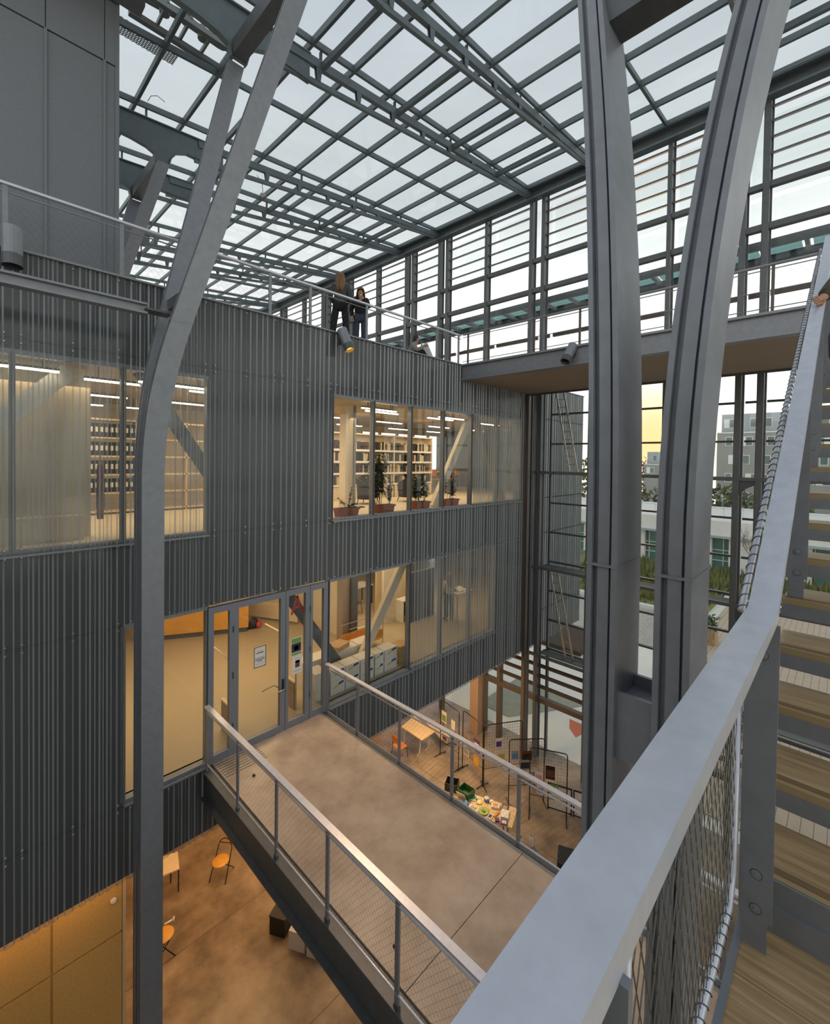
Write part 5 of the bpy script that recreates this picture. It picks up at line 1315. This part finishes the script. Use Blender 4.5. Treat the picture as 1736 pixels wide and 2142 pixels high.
for i, (x, y) in enumerate(((78, 26), (82, 20), (77, 33), (80, 40), (79, 13), (84, 6.5))):
    tree('olive green tree behind the low building, %s in the line' % ORD[i], x, y, EG, 9.2 - 0.5 * (i % 3), 3.4, n=380)
for i, (x, y) in enumerate(((140, 50), (138, 42), (146, 61))):
    tree('dark far tree on the skyline below the sunset, %s one' % ORD[i], x, y, EG, 14, 5, n=260)
# bare tree in front of the low building
bt = thing('bare_tree', 'leafless slender tree in front of the low white building', 'tree', (48, 5.6, EG))
def twig(mb, p, d, L, r, lv):
    q = p + d * L; mb.tube([p, p + d * L * 0.5 + Vector((R.uniform(-.05, .05), R.uniform(-.05, .05), 0)) * L, q], [r, r * 0.8, r * 0.6], 4, cap=False)
    if lv <= 0: return
    for _ in range(3 if lv > 1 else 4):
        nd = (d + Vector((R.uniform(-.7, .7), R.uniform(-.7, .7), R.uniform(-.1, .5)))).normalized()
        twig(mb, p + d * L * R.uniform(0.5, 1.0), nd, L * R.uniform(0.55, 0.8), r * 0.55, lv - 1)
mb = MB(); mb.tube([(48, 5.6, EG), (48, 5.6, EG + 1.6)], [0.08, 0.07], 6); mb.build('trunk', 'bark', bt)
mb = MB(); twig(mb, Vector((48, 5.6, EG + 1.5)), Vector((0, 0, 1)), 2.0, 0.07, 4); mb.build('branches', 'bark', bt)
# planter with shrub outside, benches
t = thing('timber_planter', 'timber planter box with a green shrub outside by the deck', 'planter', (33.3, 6.1, EG))
B(32.9, 33.9, 5.7, 6.5, EG, EG + 0.9).build('box', 'tread_wood', t)
mb = MB()
for _ in range(160): leaf(mb, (R.uniform(33.0, 33.8), R.uniform(5.8, 6.4), EG + R.uniform(0.9, 1.7)), (R.uniform(-1, 1), R.uniform(-1, 1), R.uniform(0, 1)), 0.4, 0.12, 0.4)
mb.build('foliage', 'leaf', t)
# ================================================================== PEOPLE
def skin_obj(name, verts, edges, radii, m, parent, root=0, sub_l=2, mats=None):
    me = bpy.data.meshes.new(name); me.from_pydata([tuple(v) for v in verts], edges, []); me.materials.append(MATS[m])
    o = bpy.data.objects.new(name, me); COL.objects.link(o)
    if parent: o.parent = parent
    md = o.modifiers.new('skin', 'SKIN'); md.use_smooth_shade = True
    for i, r in enumerate(radii):
        sv = me.skin_vertices[0].data[i]; sv.radius = r if isinstance(r, tuple) else (r, r); sv.use_root = (i == root)
    s = o.modifiers.new('sub', 'SUBSURF'); s.levels = sub_l; s.render_levels = sub_l
    return o
def figure(name, lab, loc, rz, J, coat, legs, hair, hair_long=True, extra=None):
    """standing figure facing -Y in its own frame; J gives joint overrides"""
    t = thing(name, lab, 'person', loc, rz, world=False)
    P = dict(pel=(0, 0, 0.92), wai=(0, 0, 1.08), che=(0, 0.0, 1.28), nek=(0, 0.01, 1.44), hed=(0, -0.01, 1.54), top=(0, -0.02, 1.66),
             hL=(0.10, 0, 0.90), kL=(0.11, -0.02, 0.50), aL=(0.11, 0.02, 0.09), tL=(0.12, -0.16, 0.04),
             hR=(-0.10, 0, 0.90), kR=(-0.11, -0.02, 0.50), aR=(-0.11, 0.02, 0.09), tR=(-0.12, -0.16, 0.04),
             sL=(0.17, 0.0, 1.38), eL=(0.24, 0.03, 1.12), wL=(0.22, -0.10, 0.90), fL=(0.21, -0.13, 0.80),
             sR=(-0.17, 0.0, 1.38), eR=(-0.24, 0.03, 1.12), wR=(-0.22, -0.10, 0.90), fR=(-0.21, -0.13, 0.80))
    P.update(J)
    def sk(nm, keys, edges, rad, m, root=0):
        ids = {k: i for i, k in enumerate(keys)}
        return skin_obj(nm, [P[k] for k in keys], [(ids[a], ids[b]) for a, b in edges], rad, m, t, root)
    # the body itself, one continuous surface
    keys = ['pel', 'wai', 'che', 'nek', 'hed', 'top', 'hL', 'kL', 'aL', 'tL', 'hR', 'kR', 'aR', 'tR', 'sL', 'eL', 'wL', 'fL', 'sR', 'eR', 'wR', 'fR']
    ed = [('pel', 'wai'), ('wai', 'che'), ('che', 'nek'), ('nek', 'hed'), ('hed', 'top'), ('pel', 'hL'), ('hL', 'kL'), ('kL', 'aL'), ('aL', 'tL'), ('pel', 'hR'), ('hR', 'kR'), ('kR', 'aR'), ('aR', 'tR'), ('che', 'sL'), ('sL', 'eL'), ('eL', 'wL'), ('wL', 'fL'), ('che', 'sR'), ('sR', 'eR'), ('eR', 'wR'), ('wR', 'fR')]
    rad = [(0.13, 0.10), (0.11, 0.085), (0.14, 0.10), 0.05, (0.075, 0.09), (0.06, 0.075), 0.085, 0.055, 0.04, 0.035, 0.085, 0.055, 0.04, 0.035, 0.055, 0.042, 0.03, 0.022, 0.055, 0.042, 0.03, 0.022]
    sk('body', keys, ed, rad, 'skin')
    # coat and trousers follow the body a little outside it
    ck = ['pel', 'wai', 'che', 'cnk', 'sL', 'eL', 'wL', 'sR', 'eR', 'wR']
    P['cnk'] = tuple(Vector(P['nek']) * 0.75 + Vector(P['che']) * 0.25)
    sk('coat', ck, [('pel', 'wai'), ('wai', 'che'), ('che', 'cnk'), ('che', 'sL'), ('sL', 'eL'), ('eL', 'wL'), ('che', 'sR'), ('sR', 'eR'), ('eR', 'wR')],
       [(0.185, 0.14), (0.17, 0.13), (0.175, 0.13), 0.08, 0.085, 0.07, 0.052, 0.085, 0.07, 0.052], coat, 1)
    sk('trousers', ['pel', 'hL', 'kL', 'aL', 'hR', 'kR', 'aR'], [('pel', 'hL'), ('hL', 'kL'), ('kL', 'aL'), ('pel', 'hR'), ('hR', 'kR'), ('kR', 'aR')],
       [(0.15, 0.12), 0.105, 0.09, 0.085, 0.105, 0.09, 0.085], legs)
    for s in ('L', 'R'):
        a, b = Vector(P['a' + s]), Vector(P['t' + s]); d = (b - a); d.z = 0; d.normalize()
        MB().tube([a - d * 0.06 + Vector((0, 0, -0.045)), a + d * 0.02 + Vector((0, 0, -0.04)), b + Vector((0, 0, 0.0)), b + d * 0.05 + Vector((0, 0, -0.005))], [0.03, 0.05, 0.042, 0.02], 8).build('shoe', 'black', t, True)
    # hands with separate fingers
    for s in ('L', 'R'):
        w, f = Vector(P['w' + s]), Vector(P['f' + s]); d = (f - w).normalized(); sd = d.cross(Vector((0, 1, 0.2))); sd.normalize()
        hb = MB()
        for i in range(4):
            o_ = f + sd * (0.018 * (i - 1.5)); hb.tube([o_ - d * 0.02, o_ + d * 0.035, o_ + d * (0.06 - 0.006 * abs(i - 1.5)) + Vector((0, -0.012, 0))], [0.010, 0.009, 0.006], 6)
        hb.tube([w + d * 0.02 + sd * 0.02, f + sd * 0.05, f + sd * 0.055 + d * 0.03], [0.012, 0.010, 0.006], 6)
        hb.build('fingers', 'skin', t, True)
    # face
    H = Vector(P['hed']); T = Vector(P['top']); c = (H + T) / 2 + Vector((0, 0, -0.01))
    fc = MB(); fc.lathe([(0.012, -0.02), (0.014, 0.0), (0.006, 0.03)], c + Vector((0, -0.092, -0.01)), 8).build('nose', 'skin', t, True)
    ey = MB()
    for sx in (-1, 1): ey.lathe([(0.0, -0.008), (0.011, 0), (0.0, 0.008)], c + Vector((0.03 * sx, -0.082, 0.02)), 8)
    ey.build('eyes', 'ink', t, True)
    MB().box(c.x - 0.022, c.x + 0.022, c.y - 0.088, c.y - 0.078, c.z - 0.052, c.z - 0.042).build('mouth', 'brown_print', t)
    er = MB()
    for sx in (-1, 1): er.lathe([(0.008, -0.03), (0.016, 0.0), (0.010, 0.03)], c + Vector((0.082 * sx, 0.01, 0.0)), 8)
    er.build('ears', 'skin', t, True)
    # hair: cap plus long locks down the back
    hp = [(0.0, 0.135), (0.06, 0.125), (0.092, 0.085), (0.103, 0.03), (0.102, -0.03), (0.09, -0.06)]
    hm = MB(); n = 18; base = 0
    for r, z in reversed(hp):
        for j in range(n):
            a = 2 * math.pi * j / n; yy = r * math.sin(a) * 1.08
            zz = z
            if math.sin(a) < -0.35 and z < 0.09: yy *= 0.70; zz = max(z, 0.055)
            hm.v.append((c.x + r * math.cos(a), c.y + 0.012 + yy, c.z + zz))
    for i in range(len(hp) - 1):
        for j in range(n): hm.f.append((i*n + j, i*n + (j+1) % n, (i+1)*n + (j+1) % n, (i+1)*n + j))
    hm.build('hair', hair, t, True)
    if hair_long:
        hl = MB()
        for i in range(15):
            a = math.pi * (0.02 + 0.96 * i / 14); x = 0.095 * math.cos(a); y = 0.10 * math.sin(a)
            L = R.uniform(0.22, 0.34)
            hl.tube([(c.x + x, c.y + 0.02 + y * 0.9, c.z + 0.04), (c.x + x * 1.15, c.y + 0.03 + y, c.z - 0.10), (c.x + x * 1.12, c.y + 0.035 + y * 1.1, c.z - 0.10 - L * 0.55), (c.x + x * 0.95 + R.uniform(-.02, .02), c.y + 0.04 + y * 1.15, c.z - 0.10 - L)], [0.018, 0.020, 0.015, 0.004], 6)
        hl.build('long_hair', hair, t, True)
    return t
# two women talking at the terrace railing: one turned away, the other facing her
figure('person', 'woman in charcoal hoodie with long fair hair, seen from behind at the terrace railing', (6.72, 9.12, TZ), math.pi - 0.75,
       dict(kL=(0.16, -0.02, 0.50), aL=(0.19, 0.05, 0.09), tL=(0.20, -0.12, 0.04), kR=(-0.14, 0.0, 0.50), aR=(-0.17, 0.06, 0.09), tR=(-0.19, -0.10, 0.04), eL=(0.26, 0.02, 1.13), wL=(0.17, -0.16, 1.02), fL=(0.13, -0.22, 1.02), eR=(-0.26, 0.02, 1.13), wR=(-0.17, -0.16, 1.02), fR=(-0.13, -0.22, 1.02)),
       'hoodie', 'trousers', 'hair_fair')
t2 = figure('person', 'woman in black coat and blue jeans holding a cup to her mouth', (7.66, 9.5, TZ), -0.75,
       dict(eL=(0.22, -0.10, 1.16), wL=(0.08, -0.22, 1.36), fL=(0.04, -0.19, 1.44), eR=(-0.25, 0.02, 1.13), wR=(-0.21, -0.06, 0.92)),
       'black_coat', 'jeans', 'hair_brown')
cp = thing('paper_cup', 'small pale cup in the hand of the woman in the black coat', 'cup', (7.56, 9.36, TZ + 1.41), world=False)
MB().lathe([(0.020, 0), (0.026, 0.06), (0.028, 0.065)], (0, 0, 0), 12).build('body', 'paper', cp, True); MB().lathe([(0.028, 0.065), (0.022, 0.07)], (0, 0, 0), 12).build('lid', 'white_cloth', cp)
pr = MB()
# person sitting low on the terrace with a white cloth over the knees
figure('person', 'dark haired person in a grey top sitting low on the terrace with a white cloth', (9.55, 9.35, TZ - 0.30), 0.6,
       dict(pel=(0, 0.1, 0.42), wai=(0, 0.08, 0.55), che=(0, -0.02, 0.72), nek=(0, -0.06, 0.86), hed=(0, -0.08, 0.94), top=(0, -0.10, 1.05), hL=(0.1, 0.05, 0.42), kL=(0.16, -0.32, 0.62), aL=(0.14, -0.36, 0.36), tL=(0.14, -0.48, 0.33), hR=(-0.1, 0.05, 0.42), kR=(-0.16, -0.32, 0.62), aR=(-0.14, -0.36, 0.36), tR=(-0.14, -0.48, 0.33),
            sL=(0.17, -0.02, 0.80), eL=(0.24, -0.16, 0.62), wL=(0.20, -0.34, 0.72), fL=(0.18, -0.40, 0.74), sR=(-0.17, -0.02, 0.80), eR=(-0.24, -0.16, 0.62), wR=(-0.20, -0.34, 0.72), fR=(-0.18, -0.40, 0.74)),
       'grey_knit', 'trousers', 'hair_dark', False)
t = thing('white_cloth', 'large white cloth held up by the sitting person on the terrace', 'cloth', (10.0, 9.2, TZ))
cl = MB(); A_, B_ = [], []
for i in range(11):
    s = i / 10.0
    A_.append((9.72 + 0.22 * s, 9.15 + 0.1 * math.sin(s * 9), TZ + 0.62 - 0.05 * s - 0.05 * math.sin(s * 7))); B_.append((9.60 + 0.85 * s, 9.05 + 0.08 * math.sin(s * 8), TZ + 0.02))
cl.strip(A_, B_).build('folds', 'white_cloth', t, True)
# person behind the veiled lower window
figure('person', 'long haired person in a beige cardigan standing behind the veiled lower window', (12.5, 10.25, LZ), 2.6, dict(), 'beige_knit', 'trousers', 'hair_brown')
t = thing('paper_folder', 'white papers in front of the person behind the veiled window', 'papers', (12.75, 9.95, LZ + 1.15), world=False)
MB().obox((0, 0, 0), (0.35, 0.25, 0.02), Matrix.Rotation(0.4, 3, 'X')).build('sheet', 'paper', t)
t = thing('high_table', 'narrow high table behind the veiled lower window', 'table', (12.8, 9.95, LZ))
B(12.4, 13.2, 9.7, 10.0, LZ + 1.04, LZ + 1.08).build('table_top', 'cream', t)
for x in (12.45, 13.15): B(x - 0.02, x + 0.02, 9.83, 9.87, LZ, LZ + 1.04).build('leg', 'steel', t)
# person coming down the stair, one hand on the rail
kz = LZL + 0.169 * 11
figure('person', 'person in a camouflage sleeve and navy coat coming down the stair, hand on the rail', (4.72, -0.33, kz), -math.pi / 2,
       dict(sR=(-0.17, 0.0, 1.36), eR=(-0.38, -0.10, 1.10), wR=(-0.49, -0.28, 0.90), fR=(-0.515, -0.36, 0.868), kL=(0.10, -0.06, 0.50), aR=(-0.11, 0.12, 0.09), tR=(-0.11, 0.0, 0.04)),
       'camo', 'jeans', 'hair_dark', False)

t = thing('shoulder_bag', 'navy cloth bag hanging beside the hand on the stair rail', 'bag', (4.40, 0.055, 0.72), world=False)
MB().lathe([(0.03, 0), (0.075, 0.05), (0.08, 0.2), (0.05, 0.30), (0.02, 0.36)], (0, 0, 0), 12, 1.4, 0.9).build('body', 'navy', t, True)
MB().tube([(-0.06, 0, 0.33), (0, 0, 0.42), (0.06, 0, 0.33)], 0.010, 6).build('strap', 'navy', t, True)

for o in bpy.data.objects:
    if '_world' in o: del o['_world']
SC.cycles.max_bounces = 8
SC.cycles.transparent_max_bounces = 24
SC.cycles.caustics_reflective = False
SC.cycles.caustics_refractive = False
